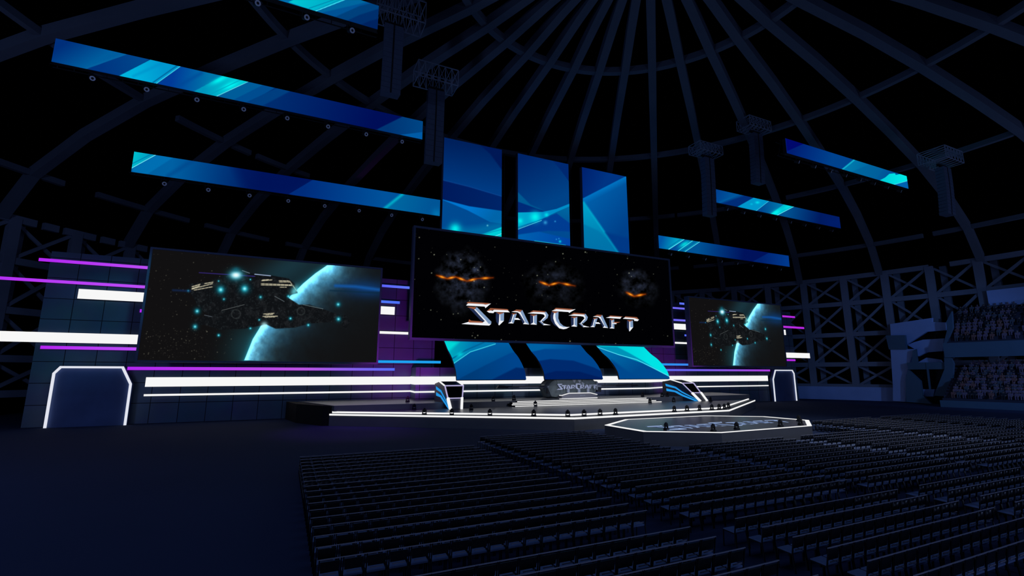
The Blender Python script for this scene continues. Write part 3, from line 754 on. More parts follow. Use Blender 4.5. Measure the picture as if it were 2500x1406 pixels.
def ban2(P):
    q = Pic(P, (0, 40, 110)); q.grad((0, 36, 104), (0, 66, 136), kbp(1100, 260), kbp(1350, 800))
    q.poly(kb((1340, 320), (1450, 450), (1560, 600), (1560, 330)), (0, 40, 112), soft=2)
    q.poly(kb((940, 680), (1100, 840), (1260, 915), (940, 800)), (0, 88, 146), soft=3)
    q.poly(kb((940, 803), (1100, 860), (1260, 915), (1200, 930), (940, 940)), (0, 42, 120), soft=1.5)
    q.poly(kb((940, 932), (1240, 925), (1400, 890), (1560, 826), (1560, 1300), (940, 1300)), (0, 104, 162), (0, 74, 146), kbp(1500, 860), kbp(1450, 1150), soft=1)
    q.poly(kb((940, 932), (1240, 925), (1400, 890), (1560, 826), (1560, 856), (1400, 925), (1225, 1010), (940, 1120)), (0, 176, 208), (0, 140, 200), kbp(960, 1050), kbp(1250, 930), soft=1.5)
    q.poly(kb((1225, 1010), (1400, 940), (1560, 1060), (1560, 1150), (1300, 1140), (960, 1180), (960, 1130)), (0, 60, 146), soft=3)
    q.line(kb((960, 1122), (1228, 1022)), (110, 240, 250), 1.1); q.line(kb((960, 1100), (1235, 1005)), (0, 110, 170), 1.6)
    q.poly(kb((940, 1190), (1200, 1150), (1560, 1235), (1560, 1330), (940, 1330)), (0, 96, 176), (0, 66, 164), kbp(1000, 1200), kbp(1540, 1280), soft=3)
    q.line(kb((1150, 1258), (1500, 1306)), (30, 200, 220), 2, 2)
    for x, y, r_, a in ((1155, 982, 12, 1), (985, 1027, 6, .9), (1285, 958, 5, .8), (1272, 1046, 4.5, .7), (1384, 1033, 2, .7), (1440, 1263, 3, .8), (1427, 1230, 1.6, .7), (1398, 1238, 1.6, .7)): q.glow(*kbp(x, y), r_, (0, 240, 240) if a > .75 else (60, 180, 230), a)
    return q.out()
def ban3(P):
    q = Pic(P, (0, 70, 142)); q.grad((0, 96, 172), (0, 64, 138), kbp(1720, 780), kbp(2150, 1150))
    q.line(kb((1700, 770), (2240, 496)), (0, 120, 200), 16, 16, .85)
    q.poly(kb((1660, 380), (2240, 380), (2240, 492), (1708, 766), (1660, 780)), (0, 34, 112), (0, 52, 132), kbp(1700, 480), kbp(1950, 600), soft=2)
    q.poly(kb((1690, 800), (1712, 812), (1900, 1080), (2120, 1400), (1690, 1400)), (0, 156, 200), (0, 118, 172), kbp(1760, 900), kbp(1780, 1330), soft=2.5)
    q.poly(kb((1700, 1060), (1880, 1140), (2040, 1290), (2100, 1400), (1690, 1400)), (0, 112, 168), soft=5, a=.6)
    q.line(kb((1712, 815), (1900, 1085), (2115, 1400)), (0, 170, 206), 4, 5, .8)
    q.poly(kb((1960, 1160), (2260, 1230), (2260, 1420), (2140, 1420)), (0, 56, 134), soft=8)
    return q.out()
banner(17.85, 26.75, 'upright blue screen nearest the left one, with a dark band across', ban1)
banner(29.4, 38.35, 'middle upright blue screen with a bright cyan swoosh and dots', ban2)
banner(40.9, 49.8, 'rightmost upright blue screen with two crossing beams of light', ban3)

# ------------------------------------------------------------------ draped LED sheets under the main screen
CP = [(60.3, 11.5), (59.2, 9.9), (57.7, 8.82), (56.5, 7.9), (55.1, 7.13), (53.95, 6.18), (53.15, 5.25), (52.85, 4.3)]
def cpos(x0, x1):
    t_ = np.linspace(0, 1, len(CP)); Y_ = np.array([p[0] for p in CP]); Z_ = np.array([p[1] for p in CP])
    # smooth resampling
    tt = np.linspace(0, 1, 60)
    def sm(a):
        v = np.interp(tt, t_, a)
        for _ in range(6): v[1:-1] = (v[:-2] + 2 * v[1:-1] + v[2:]) / 4
        return v
    Ys, Zs = sm(Y_), sm(Z_)
    return lambda s, t: np.stack([x0 + (x1 - x0) * s, np.interp(1 - t, tt, Ys), np.interp(1 - t, tt, Zs)], 1)
kc = K(980, 830, 3.571); kcp = lambda x, y: (980 + x / 3.571, 830 + y / 3.571)
def cur1(P):
    q = Pic(P, (0, 86, 152)); q.grad((0, 92, 160), (0, 66, 132), kcp(650, 60), kcp(700, 330))
    q.poly(kc((480, 350), (700, 235), (940, 118), (1100, 80), (1150, 380), (480, 380)), (0, 58, 118), (0, 68, 140), kcp(600, 330), kcp(950, 140), soft=3)
    q.poly(kc((760, 360), (1000, 240), (1120, 250), (1120, 380), (760, 380)), (0, 40, 104), soft=4)
    q.poly(kc((340, 0), (830, 0), (810, 36), (600, 105), (455, 210), (380, 100)), (0, 172, 192), (0, 120, 176), kcp(420, 60), kcp(620, 90), soft=2)
    q.poly(kc((360, 0), (500, 20), (400, 110)), (0, 215, 215), soft=8)
    q.line(kc((440, 165), (560, 90), (720, 20)), (0, 96, 150), 3, 2); q.line(kc((450, 208), (600, 104), (820, 34)), (70, 230, 245), 1.5)
    q.glow(*kcp(510, 125), 9, (0, 215, 225), .8, 5, -.5)
    return q.out()
def cur2(P):
    q = Pic(P, (0, 86, 156)); q.grad((0, 96, 164), (0, 70, 140), kcp(1300, 40), kcp(1350, 150))
    q.poly(kc((1100, 110), (1250, 78), (1450, 82), (1620, 120), (1720, 170), (1800, 380), (1100, 380)), (0, 68, 140), soft=3)
    q.poly(kc((1150, 190), (1300, 166), (1500, 180), (1680, 240), (1800, 300), (1800, 380), (1150, 380)), (0, 42, 110), soft=3)
    q.poly(kc((1230, 300), (1350, 270), (1550, 275), (1800, 345), (1800, 380), (1200, 380)), (0, 30, 94), soft=3)
    return q.out()
def cur3(P):
    q = Pic(P, (0, 84, 152)); q.grad((0, 110, 172), (0, 74, 142), kcp(1800, 90), kcp(1950, 330))
    q.poly(kc((1690, 40), (2200, 40), (2400, 340), (2335, 318), (2100, 200), (1900, 130)), (0, 200, 212), (0, 228, 230), kcp(1800, 80), kcp(2150, 150), soft=1.5)
    q.poly(kc((1690, 55), (1900, 128), (2100, 198), (2240, 268), (2120, 190), (1980, 110), (1880, 60)), (0, 140, 180), soft=3, a=.9)
    q.line(kc((1690, 55), (1900, 130), (2050, 170), (2180, 235), (2345, 322)), (90, 232, 250), 1.6)
    q.poly(kc((1830, 170), (2000, 290), (2150, 345), (1880, 345)), (0, 72, 142), soft=6)
    return q.out()
for (x0, x1, lb, pt) in ((17.87, 26.8, 'curved blue screen sheet spilling down, leftmost of the three under the main screen', cur1), (29.42, 38.2, 'curved deep blue screen sheet above the sculpted desk backdrop', cur2), (40.9, 49.75, 'curved screen sheet with a broad cyan wave, nearest the right booth', cur3)):
    t = empty('draped_screen', (x0, 53, 4.3), 0, lb, 'screen', 'curved screen sheets under the main screen')
    f = cpos(x0, x1); o = pix_grid('display', f, 120, 90, pt); o.data.transform(Matrix.Translation((-x0, -53, -4.3))); o.parent = t
    m = MB(); A = [f(np.array([0.]), np.array([i / 20]))[0] for i in range(21)]
    for i in range(20):
        a, b = A[i], A[i + 1]; nrm = Vector((0, (b - a)[2], -(b - a)[1])).normalized() * .25
        if nrm.y < 0: nrm = -nrm
        a0 = Vector((0, a[1] - 53, a[2] - 4.3)) + nrm * .15; b0 = Vector((0, b[1] - 53, b[2] - 4.3)) + nrm * .15; X = Vector((x1 - x0, 0, 0))
        m.quadbox([a0, a0 + X, a0 + X + nrm, a0 + nrm], [b0, b0 + X, b0 + X + nrm, b0 + nrm])
    m.build('backing', M_black, t)

# ------------------------------------------------------------------ overhead LED ribbons
kB = K(120, 90, 2.7174); kD = K(1580, 320, 3.788); kA = K(680, 0, 9.615)
def rbA(P):
    q = Pic(P, (0, 110, 176)); a = kA
    q.poly(a((230, 50), (700, -170), (1900, -300), (1540, 0), (870, 262)), (0, 196, 212), (0, 176, 202), (720, 0), (790, 15), soft=1)
    q.line(a((720, 195), (1280, 0), (1500, -80)), (0, 140, 178), 2.4, 1); q.line(a((850, 250), (1430, 0), (1600, -70)), (0, 140, 178), 1.6, 1); q.line(a((870, 262), (1545, 0), (1750, -80)), (70, 226, 246), 2.4, 1)
    q.poly(a((885, 266), (1560, 0), (1800, -80), (2400, -80), (2400, 750), (1300, 420)), (0, 102, 160), soft=1)
    q.poly(a((1000, 300), (1900, 90), (2400, -30), (2400, 750), (1200, 400)), (0, 82, 150), soft=3); q.poly(a((1320, 400), (1900, 140), (2150, 80), (2400, 60), (2400, 750)), (0, 64, 124), soft=3)
    q.poly(a((1640, 470), (1900, 350), (2400, 190), (2400, 750), (1500, 520)), (0, 46, 108), soft=3); q.poly(a((1950, 570), (2150, 490), (2400, 420), (2400, 750)), (0, 34, 96), soft=3)
    return q.out()
def rbB(P):
    q = Pic(P, (0, 44, 112)); a = kB; p = lambda x, y: kB((x, y))[0]
    q.poly(a((-50, -50), (560, 60), (530, 112), (250, 212), (-50, 300)), (0, 46, 122), (0, 92, 158), p(150, 20), p(250, 190), soft=1); q.line(a((250, 210), (530, 112)), (10, 104, 164), 6, 8, .6)
    q.poly(a((250, 212), (530, 112), (620, 60), (720, 120), (465, 258)), (0, 52, 128), (0, 70, 140), p(340, 200), p(620, 150), soft=1)
    q.poly(a((465, 258), (680, 147), (900, 100), (875, 192), (712, 308), (560, 320)), (0, 178, 222), (0, 150, 206), p(560, 250), p(760, 200), soft=1)
    q.line(a((560, 260), (760, 170)), (0, 140, 200), 7, 6, .5); q.line(a((690, 302), (855, 186)), (0, 96, 150), 3, 1.5, .9); q.line(a((712, 309), (876, 191)), (70, 228, 250), 1.6, 1)
    q.poly(a((720, 310), (880, 192), (960, 100), (1250, 200), (1150, 258), (960, 362), (800, 400)), (0, 58, 152), (0, 118, 172), p(820, 260), p(1060, 310), soft=1)
    q.line(a((840, 335), (1010, 240)), (0, 70, 150), 8, 8, .6)
    q.poly(a((955, 364), (1150, 258), (1200, 200), (1400, 240), (1325, 295), (1112, 395), (1000, 420)), (0, 150, 190), (0, 196, 212), p(1040, 300), p(1200, 330), soft=1.5)
    q.glow(*p(1130, 285), 22, (0, 250, 245), .9, 6, -.45); q.glow(*p(1200, 322), 20, (0, 255, 250), .95, 6, -.4); q.line(a((1060, 385), (1270, 285)), (0, 160, 190), 2.5, 2, .8); q.line(a((1112, 394), (1325, 296)), (120, 244, 250), 1.6, 1)
    q.poly(a((1116, 395), (1326, 296), (1400, 250), (1480, 300), (1225, 430)), (0, 92, 154), soft=1.5); q.poly(a((1225, 416), (1420, 318), (1560, 300), (1310, 450)), (0, 76, 144), soft=2); q.poly(a((1310, 432), (1510, 340), (1650, 330), (1420, 480)), (0, 62, 128), soft=2.5)
    q.poly(a((1420, 455), (1600, 360), (2000, 400), (2400, 480), (2345, 530), (2180, 612), (2000, 650)), (0, 44, 112), (0, 14, 88), p(1500, 400), p(2150, 560), soft=4)
    q.poly(a((2180, 612), (2345, 530), (2600, 520), (2600, 720), (2200, 700)), (0, 52, 116), (0, 70, 134), p(2250, 600), p(2480, 600), soft=2); q.poly(a((2330, 650), (2520, 626), (2520, 720), (2330, 720)), (0, 90, 166), soft=1.5)
    return q.out()
def rbC(P):
    q = Pic(P, (0, 44, 116)); q.grad((0, 96, 164), (0, 22, 92), (420, 400), (640, 430))
    q.poly([(310, 360), (385, 370), (383, 377), (324, 410), (310, 415)], (0, 190, 206), (0, 150, 190), (330, 375), (370, 390), soft=1); q.line([(318, 402), (370, 376)], (0, 120, 170), 2, 1.5); q.line([(320, 411), (384, 376)], (120, 240, 250), 1.6, 1)
    q.poly([(324, 412), (385, 378), (430, 380), (360, 425), (324, 425)], (0, 112, 180), soft=3, a=.9); q.line([(410, 430), (470, 392)], (0, 66, 136), 10, 8, .5)
    q.poly([(560, 380), (800, 430), (765, 438), (705, 474), (600, 470)], (0, 16, 86), soft=30, a=.6)
    q.poly([(705, 474), (765, 438), (900, 440), (990, 470), (937, 510), (800, 500)], (0, 44, 124), (0, 82, 156), (740, 460), (940, 490), soft=1.5)
    q.poly([(937, 512), (985, 472), (1100, 480), (1100, 540), (940, 520)], (0, 104, 162), (0, 84, 150), (960, 490), (1050, 510), soft=1.5); q.line([(935, 512), (984, 473)], (0, 186, 208), 6, 6, .9); q.glow(1066, 522, 12, (0, 130, 190), .6)
    return q.out()
def rbD(P):
    q = Pic(P, (0, 44, 124)); a = kD; p = lambda x, y: kD((x, y))[0]
    q.grad((0, 30, 116), (0, 66, 142), p(1350, 150), p(1700, 280)); q.poly(a((1280, 40), (1460, 112), (1295, 185)), (0, 8, 108), soft=1)
    q.poly(a((1810, 352), (1925, 258), (2450, 380), (2450, 560), (1900, 420)), (0, 120, 172), (0, 80, 150), p(1880, 320), p(2250, 420), soft=1.5); q.poly(a((1880, 380), (2060, 305), (2200, 340), (2100, 450)), (0, 96, 156), soft=3, a=.7); q.line(a((1808, 353), (1925, 258)), (20, 190, 214), 3, 3)
    q.poly(a((2148, 457), (2200, 430), (2240, 395), (2290, 390), (2300, 405), (2350, 395), (2430, 410), (2405, 470), (2280, 500)), (0, 210, 220), (0, 232, 232), p(2200, 440), p(2380, 430), soft=1); q.poly(a((2270, 500), (2410, 458), (2430, 540), (2360, 530)), (0, 96, 176), soft=1); q.line(a((2278, 496), (2408, 460)), (80, 226, 240), 1.2)
    return q.out()
def rbE(P):
    q = Pic(P, (0, 44, 120)); a = kD; p = lambda x, y: kD((x, y))[0]
    q.poly(a((590, 500), (900, 570), (670, 664), (590, 670)), (0, 62, 142), (0, 84, 156), p(640, 560), p(760, 620), soft=1); q.line(a((672, 662), (880, 588)), (0, 100, 168), 5, 6, .7)
    q.poly(a((835, 700), (990, 612), (1060, 580), (1135, 640), (1005, 740)), (0, 150, 204), soft=1); q.glow(*p(1020, 660), 5, (0, 226, 240), .9, 3); q.glow(*p(965, 675), 3, (0, 200, 230), .8, 2); q.line(a((1008, 738), (1130, 643)), (60, 200, 230), 1.4)
    q.poly(a((1014, 738), (1134, 644), (1270, 640), (1268, 676), (1140, 768)), (0, 74, 146), (0, 116, 172), p(1060, 700), p(1220, 700), soft=1.5)
    q.poly(a((1138, 768), (1268, 674), (1380, 670), (1362, 696), (1202, 782)), (0, 184, 206), soft=1.5); q.glow(*p(1190, 755), 14, (0, 250, 245), .9, 6, -.5); q.glow(*p(1300, 700), 12, (0, 235, 235), .7, 5, -.5); q.line(a((1202, 778), (1362, 696)), (110, 240, 250), 1.4)
    q.poly(a((1206, 782), (1366, 696), (1850, 750), (1850, 950), (1400, 840)), (0, 82, 146), (0, 26, 96), p(1290, 740), p(1600, 800), soft=1.5); q.poly(a((1650, 800), (1850, 760), (1850, 920), (1650, 900)), (0, 30, 112), soft=30, a=.6)
    return q.out()
def rbF(P):
    q = Pic(P, (0, 62, 136)); a = kD; p = lambda x, y: kD((x, y))[0]
    q.grad((0, 82, 150), (0, 18, 92), p(480, 1060), p(900, 1120)); q.poly(a((80, 940), (360, 990), (200, 1095), (80, 1090)), (0, 84, 164), (0, 160, 196), p(130, 1010), p(260, 1050), soft=1)
    q.line(a((170, 1092), (310, 1000)), (0, 120, 170), 2, 1.5); q.line(a((200, 1093), (347, 999)), (100, 232, 248), 1.8)
    q.poly(a((206, 1096), (350, 1000), (425, 1010), (280, 1110)), (0, 70, 150), soft=1); q.poly(a((280, 1112), (425, 1008), (490, 1020), (350, 1118)), (0, 100, 160), soft=1); q.glow(*p(345, 1045), 15, (0, 226, 224), .9, 6, -.5); q.line(a((285, 1108), (422, 1012)), (60, 220, 236), 1.8); q.line(a((340, 1112), (470, 1022)), (0, 150, 186), 1.6); q.line(a((352, 1114), (488, 1022)), (90, 224, 240), 1.5)
    q.poly(a((975, 1207), (1120, 1128), (1400, 1140), (1400, 1280), (1000, 1240)), (0, 34, 112), (0, 56, 140), p(1050, 1190), p(1290, 1200), soft=1.5)
    return q.out()

# a wash light that hangs under the ribbons: plate, yoke and head with a pale lens ring
def make_hung():
    t = empty('hanging_spotlight', (0, 0, -50))
    MB().bar((0, 0, .35), (0, 0, .75), .07).build('clamp_arm', M_black, t)
    y = MB(); y.bar((-.24, 0, .35), (.24, 0, .35), .06); y.bar((-.24, 0, .35), (-.24, 0, 0), .06); y.bar((.24, 0, .35), (.24, 0, 0), .06); y.build('yoke', M_black, t)
    h = MB().cyl((0, .22, .08), (0, -.26, -.14), .17, .2, 14).build('head', M_black, t)
    l = MB(); n = 16; A = Vector((0, -.27, -.145)); d = Vector((0, -.48, -.22)).normalized(); x = Vector((1, 0, 0)); z = x.cross(d)
    for i in range(n):
        t0, t1 = 2 * math.pi * i / n, 2 * math.pi * (i + 1) / n
        P = [A + (x * math.cos(t_) + z * math.sin(t_)) * r_ for t_, r_ in ((t0, .1), (t1, .1), (t1, .2), (t0, .2))]
        l.slab(P, tuple(d * .04))
    l.build('lens_ring', M_lens, h)
    return t
hung0 = make_hung(); hung_used = [False]
def hang(x, y, z, label, group):
    t = copy_tree(hung0) if hung_used[0] else hung0
    hung_used[0] = True; t.location = (x, y, z); t.rotation_euler = (0, 0, R(25) if x < 34 else R(35)); tag(t, label, 'spotlight', group)
def ribbon(x0, x1, z0, z1, Y, label, painter, where, lfirst, sgn):
    t = empty('ribbon_screen', (x0, Y, z0), 0, label, 'screen', 'long overhead ribbon screens')
    w, h = x1 - x0, z1 - z0
    MB().box(0, w, .05, .45, 0, h).build('housing', M_black, t)
    tr = MB()
    for zz in (.1, h - .1):
        for yy in (.55, 1.1): tr.bar((-.3, yy, zz), (w + .1, yy, zz), .07)
    n = int(w / 1.1)
    for i in range(n): tr.bar((w * i / n, .55, .1), (w * (i + 1) / n, 1.1, h - .1), .05); tr.bar((w * i / n, 1.1, .1), (w * i / n, .55, h - .1), .05)
    tr.build('truss', M_black, t)
    o = pix_grid('display', plane_pos(x0, x1, z0, z1, Y), 560, 44, painter); o.data.transform(Matrix.Translation((-x0, -Y, -z0))); o.parent = t
    for i in range(8):
        hang(x0 + (2.65 + 3.735 * i) * w / 31.1 if sgn > 0 else x1 - (2.65 + 3.735 * i) * w / 31.1, Y + .2, z0 - .62, 'small spotlight with a pale ring hanging under ' + where, 'spotlights under ' + where)
ribbon(-22.3, 4.58, 31.83, 33.96, 34.75, 'highest overhead ribbon screen, cut off by the top of the view', rbA, 'the highest ribbon screen', 0, 1)
ribbon(-19.35, 11.7, 30.3, 32.45, 48, 'long cyan and blue overhead ribbon screen second from the top, above the left screen', rbB, 'the upper left ribbon screen', 0, 1)
ribbon(-15.15, 16.12, 24.5, 26.62, 55.6, 'lowest overhead ribbon screen on the left, just above the left screen', rbC, 'the lower left ribbon screen', 0, 1)
ribbon(53.5, 80.3, 31.55, 33.5, 34.75, 'highest ribbon screen on the right, cyan at its far tip', rbD, 'the upper right ribbon screen', 0, -1)
ribbon(56.1, 86.4, 30.1, 32.2, 48, 'middle ribbon screen on the right, with two cyan flashes', rbE, 'the middle right ribbon screen', 0, -1)
ribbon(51.7, 82.8, 24.4, 26.5, 55.6, 'lowest ribbon screen on the right, bright streaks at its near tip', rbF, 'the lower right ribbon screen', 0, -1)

# ------------------------------------------------------------------ loudspeaker hangs
def truss_box(m, x0, x1, y0, y1, z0, z1, n):
    for y in (y0, y1):
        for z in (z0, z1): m.bar((x0, y, z), (x1, y, z), .09)
    for i in range(n + 1):
        x = x0 + (x1 - x0) * i / n
        for y in (y0, y1): m.bar((x, y, z0), (x, y, z1), .07)
        for z in (z0, z1): m.bar((x, y0, z), (x, y1, z), .07)
        if i < n:
            xx = x0 + (x1 - x0) * (i + 1) / n
            for y in (y0, y1): m.bar((x, y, z0), (xx, y, z1), .06); m.bar((x, y, z1), (xx, y, z0), .05)
            for z in (z0, z1): m.bar((x, y0, z), (xx, y1, z), .06)
def array(xc, Y, z0, z1, w, label, tx, tz, tw=4.6, td=2.2):
    t = empty('speaker_array', (xc, Y, z0), 0, label, 'speaker array', 'tall hanging speaker columns')
    m = MB(); truss_box(m, tx - xc - tw / 2, tx - xc + tw / 2, -td / 2, td / 2, tz[0] - z0, tz[1] - z0, 6); m.build('truss_frame', M_rig, t)
    m = MB(); m.bar((-w / 2, 0, z1 - z0 + .4), (w / 2, 0, z1 - z0 + .4), .3, .25); m.bar((-w / 3, 0, z1 - z0 + .4), (-w / 3, 0, tz[0] - z0), .06); m.bar((w / 3, 0, z1 - z0 + .4), (w / 3, 0, tz[0] - z0), .06)
    m.build('bumper', M_black, t)
    n = 14; h = (z1 - z0) / n
    for i in range(n):
        c = MB(); z = i * h
        tilt = .10 * (1 - i / n) ** 2 * 3
        c.quadbox([(-w / 2, -.55 + tilt, z), (w / 2, -.55 + tilt, z), (w / 2 * .9, .45 + tilt, z + .03), (-w / 2 * .9, .45 + tilt, z + .03)], [(-w / 2, -.55 + tilt, z + h * .97), (w / 2, -.55 + tilt, z + h * .97), (w / 2 * .9, .45 + tilt, z + h * .94), (-w / 2 * .9, .45 + tilt, z + h * .94)])
        c.box(-.07, .07, -.575 + tilt, -.55 + tilt, z, z + h * .97, 1)
        c.build('cabinet', [M_speaker, M_black], t)
array(12.95, 47.8, 27.75, 36.2, 1.9, 'speaker column hanging at the right end of the upper left ribbon', 12.95, (37.0, 38.9))
array(54.65, 47.8, 27.75, 36.6, 1.9, 'speaker column at the near end of the middle right ribbon', 54.65, (37.3, 38.6))
array(7.3, 43.7, 32.1, 39.4, 1.9, 'speaker column hanging topmost, beside the highest ribbon screen', 8.0, (40.2, 42.6))
array(60.3, 43.7, 32.2, 39.8, 1.9, 'speaker column between the two upper right ribbon screens', 60.3, (40.4, 41.9))
array(77.4, 29.5, 25.5, 31.95, 1.95, 'speaker column hanging alone far right under the dome', 77.4, (32.6, 34.2), 4.6, 3.0)

# ------------------------------------------------------------------ stage
DZ, LZ, PZ = 1.36, 1.14, 1.92
deck = [(1.5, 60.6), (4.5, 50.9), (23.9, 38.2), (43.7, 38.9), (63.1, 50.9), (66.1, 60.6)]
ledge = [(1.3, 60.6), (4.25, 50.9), (23.7, 37.3), (43.9, 38.0), (63.8, 50.4), (66.4, 60.6)]
st = empty('stage', (33.8, 50, 0), 0, 'wide angular main stage edged with two white light lines', 'stage')
def sp(m, name, mat): m.v = [(p[0] - 33.8, p[1] - 50, p[2]) for p in m.v]; return m.build(name, mat, st)
sp(MB().prism(ledge[::1], 0, LZ), 'ledge', M_fascia)
sp(MB().prism(deck, LZ, DZ), 'deck', M_deck)
sp(MB().prism([(1.6, 60.6), (4.6, 50.6), (63.0, 50.6), (66.0, 60.6)], DZ, PZ), 'rear_platform', M_deck)
sp(MB().prism([(1.2, 60.6), (.4, 60.6), (1.35, 55.6), (3.6, 51.2), (4.24, 50.95)][::-1], 0, PZ - .02), 'side_skirt', M_skirtblack)
def edge_line(path, z0, z1, name):
    m = MB()
    for i in range(len(path) - 1):
        a, b = Vector((*path[i], 0)), Vector((*path[i + 1], 0)); d = (b - a).normalized(); n_ = Vector((d.y, -d.x, 0)) * .05
        m.quadbox([a + n_, b + n_, b, a], [v + Vector((0, 0, z1 - z0)) for v in (a + n_, b + n_, b, a)]); 
    m.v = [(p[0], p[1], p[2] + z0) for p in m.v]; sp(m, name, E_white)
edge_line(deck[1:5], DZ - .15, DZ + .01, 'upper_light_line')
edge_line(ledge[1:5], LZ - .15, LZ + .01, 'lower_light_line')
# lit steps
steps = empty('light_steps', (33.8, 49, DZ), 0, 'four broad stage steps with glowing white risers before the desk', 'steps')
for k_ in range(4):
    x0, x1 = 23.3 + (.0, -.15, .15, .95)[k_], 44.3 + (0, -.1, -.25, -1.1)[k_]; y0 = 48.9 + .45 * k_
    x0 = (23.4, 23.2, 23.5, 24.3)[k_]; x1 = (44.4, 43.9, 43.5, 43.1)[k_]
    s_ = MB().box(x0 - 33.8, x1 - 33.8, y0 - 49, 50.55 - 49, k_ * .14, k_ * .14 + .14).build('step', M_skirtblack, steps)
    MB().box(x0 - 33.8, x1 - 33.8, y0 - 49 - .04, y0 - 49, k_ * .14 + .03, k_ * .14 + .118).build('glowing_riser', E_white, s_)
# desk
dk = empty('stage_desk', (33.8, 51.8, PZ), 0, 'grey presenter desk with white edge lines in front of the sculpted backdrop', 'desk')
m = MB(); out = [(-2.75, 0), (2.75, 0), (2.75, .52), (1.75, .72), (-1.6, .72), (-2.6, .46), (-2.75, .46)]
body = MB().slab([(x, 0, z) for x, z in [(-2.6, .02), (2.6, .02), (2.6, .42), (1.6, .66), (-1.6, .66), (-2.6, .42)]], (0, 1.0, 0)).build('body', M_boothgrey, dk)
def line3(path, w, name, par, mat, y=-.03):
    m_ = MB()
    for i in range(len(path) - 1): m_.bar((path[i][0], y, path[i][1]), (path[i + 1][0], y, path[i + 1][1]), .05, w, 0, (0, 0, 1))
    return m_.build(name, mat, par)
line3([(-3.0, .46), (-2.6, .44), (-1.6, .68), (1.6, .68), (2.65, .46)], .09, 'top_light_line', dk, E_white)
line3([(-3.0, .0), (-2.6, .02), (2.65, .05)], .09, 'bottom_light_line', dk, E_white)
m_ = MB()
for i, (a, b) in enumerate(((.0, .10), (.13, .07), (.23, .08), (.34, .1), (.47, .06), (.56, .09), (.68, .08))): m_.box(.05 + a, .05 + a + b, -.015, 0, .32 + (i % 2) * .02, .42)
m_.build('small_lettering', M_hull2, body)

# sculpted backdrop behind the desk
sc = empty('sculpted_backdrop', (33.8, 54.5, PZ), 0, 'grey green mechanical sculpture with wordmark rising behind the desk', 'stage prop')
S_Y = 54.5
def at_s(x, y): p = atY(x, y, S_Y); return p[0] - 33.8, p[2] - PZ
hl = [(1331, 969), (1322, 948), (1325, 938), (1330, 932), (1341, 924), (1400, 920), (1440, 924), (1448, 932), (1450, 948), (1447, 958), (1446, 972), (1345, 973)]
hl = [at_s(x + 2, y) for x, y in hl]; hl = [(x, max(z, 0)) for x, z in hl]
m = MB(); cxm = sum(p[0] for p in hl) / len(hl); czm = 1.3
fr = [(cxm + (x - cxm) * .9, -.9, czm + (z - czm) * .86) for x, z in hl]; md = [(x, -.3, z) for x, z in hl]; bk = [(x, .7, z) for x, z in hl]
n = len(hl); m.v += fr + md + bk
for a in range(2):
    for i in range(n): m.f.append((a * n + i, a * n + (i + 1) % n, (a + 1) * n + (i + 1) % n, (a + 1) * n + i)); m.m.append(0)
m.f.append(tuple(range(n))); m.m.append(0); m.f.append(tuple(range(3 * n - 1, 2 * n - 1, -1))); m.m.append(0)
m.build('hull', M_hull, sc, .06)
def plate(name, pts, y0, th, mat):
    q_ = [at_s(x, y) for x, y in pts]; return MB().slab([(x, y0, z) for x, z in q_], (0, th, 0)).build(name, mat, sc, .02)
plate('armour_plate', [(1349, 926), (1383, 925), (1380, 938), (1352, 938)], -1.05, .2, M_hull)
plate('armour_plate', [(1410, 925), (1436, 925), (1444, 938), (1414, 938)], -1.05, .2, M_hull)
plate('gear_tooth', [(1386, 926), (1395, 927), (1391, 935)], -1.15, .25, M_hull2); plate('gear_tooth', [(1399, 927), (1408, 926), (1404, 935)], -1.15, .25, M_hull2)
plate('gear_tooth', [(1409, 931), (1415, 936), (1414, 940), (1409, 936)], -1.15, .25, M_hull2); plate('gear_tooth', [(1394, 935), (1404, 935), (1402, 938), (1396, 938)], -1.15, .25, M_hull2)
for x in (1376, 1402, 1424):
    a = at_s(x - 3.5, 947); b = at_s(x + 3.5, 957.5); mx = (a[0] + b[0]) / 2
    MB().cyl((mx, -1.1, a[1]), (mx, -1.1, b[1]), .22, .24, 12).build('piston', M_hull2, sc, smooth=False)
plate('side_plate', [(1446, 930), (1449, 932), (1449, 952), (1445, 950)], -1.0, .8, M_hull2)
for s_ in (-1, 1):
    pod = [(1328, 947), (1330, 960), (1341, 958), (1341, 946)] if s_ < 0 else [(1450, 944), (1450, 956), (1459, 956), (1460, 945)]
    plate('side_pod', pod, -.8, 1.2, M_dark)
    lite = [(1329, 942), (1342, 940), (1342, 946), (1329, 946)] if s_ < 0 else [(1450, 940), (1459, 940), (1460, 944.5), (1450, 944.5)]
    plate('pod_cap', lite, -.85, .6, M_hull2)
    wing = [(1211, 948), (1216, 940.5), (1250, 943), (1326, 941), (1330, 947), (1240, 949)] if s_ < 0 else [(1461, 941), (1520, 938), (1552, 938), (1556, 942), (1536, 944), (1462, 946)]
    plate('wing', wing, -.3, .35, M_dark)
    rib = [(1238, 945.5), (1328, 944.2), (1328, 945.8), (1238, 947.2)] if s_ < 0 else [(1461, 942.6), (1537, 941.2), (1537, 942.4), (1461, 944.2)]
    plate('wing_rib', rib, -.36, .05, M_hull2)
M_lg = surf_mat('raised_letter_steel', (.62, .66, .84), .4, .2, .1, 4, .5)
la = at_s(1347, 951); lb = at_s(1444, 935.5)
logo('raised_wordmark', sc, [M_lg] * 5, lambda u, v: (la[0] + (lb[0] - la[0]) * u, -1.28, la[1] + (lb[1] - la[1]) * v), (0, .14, 0))

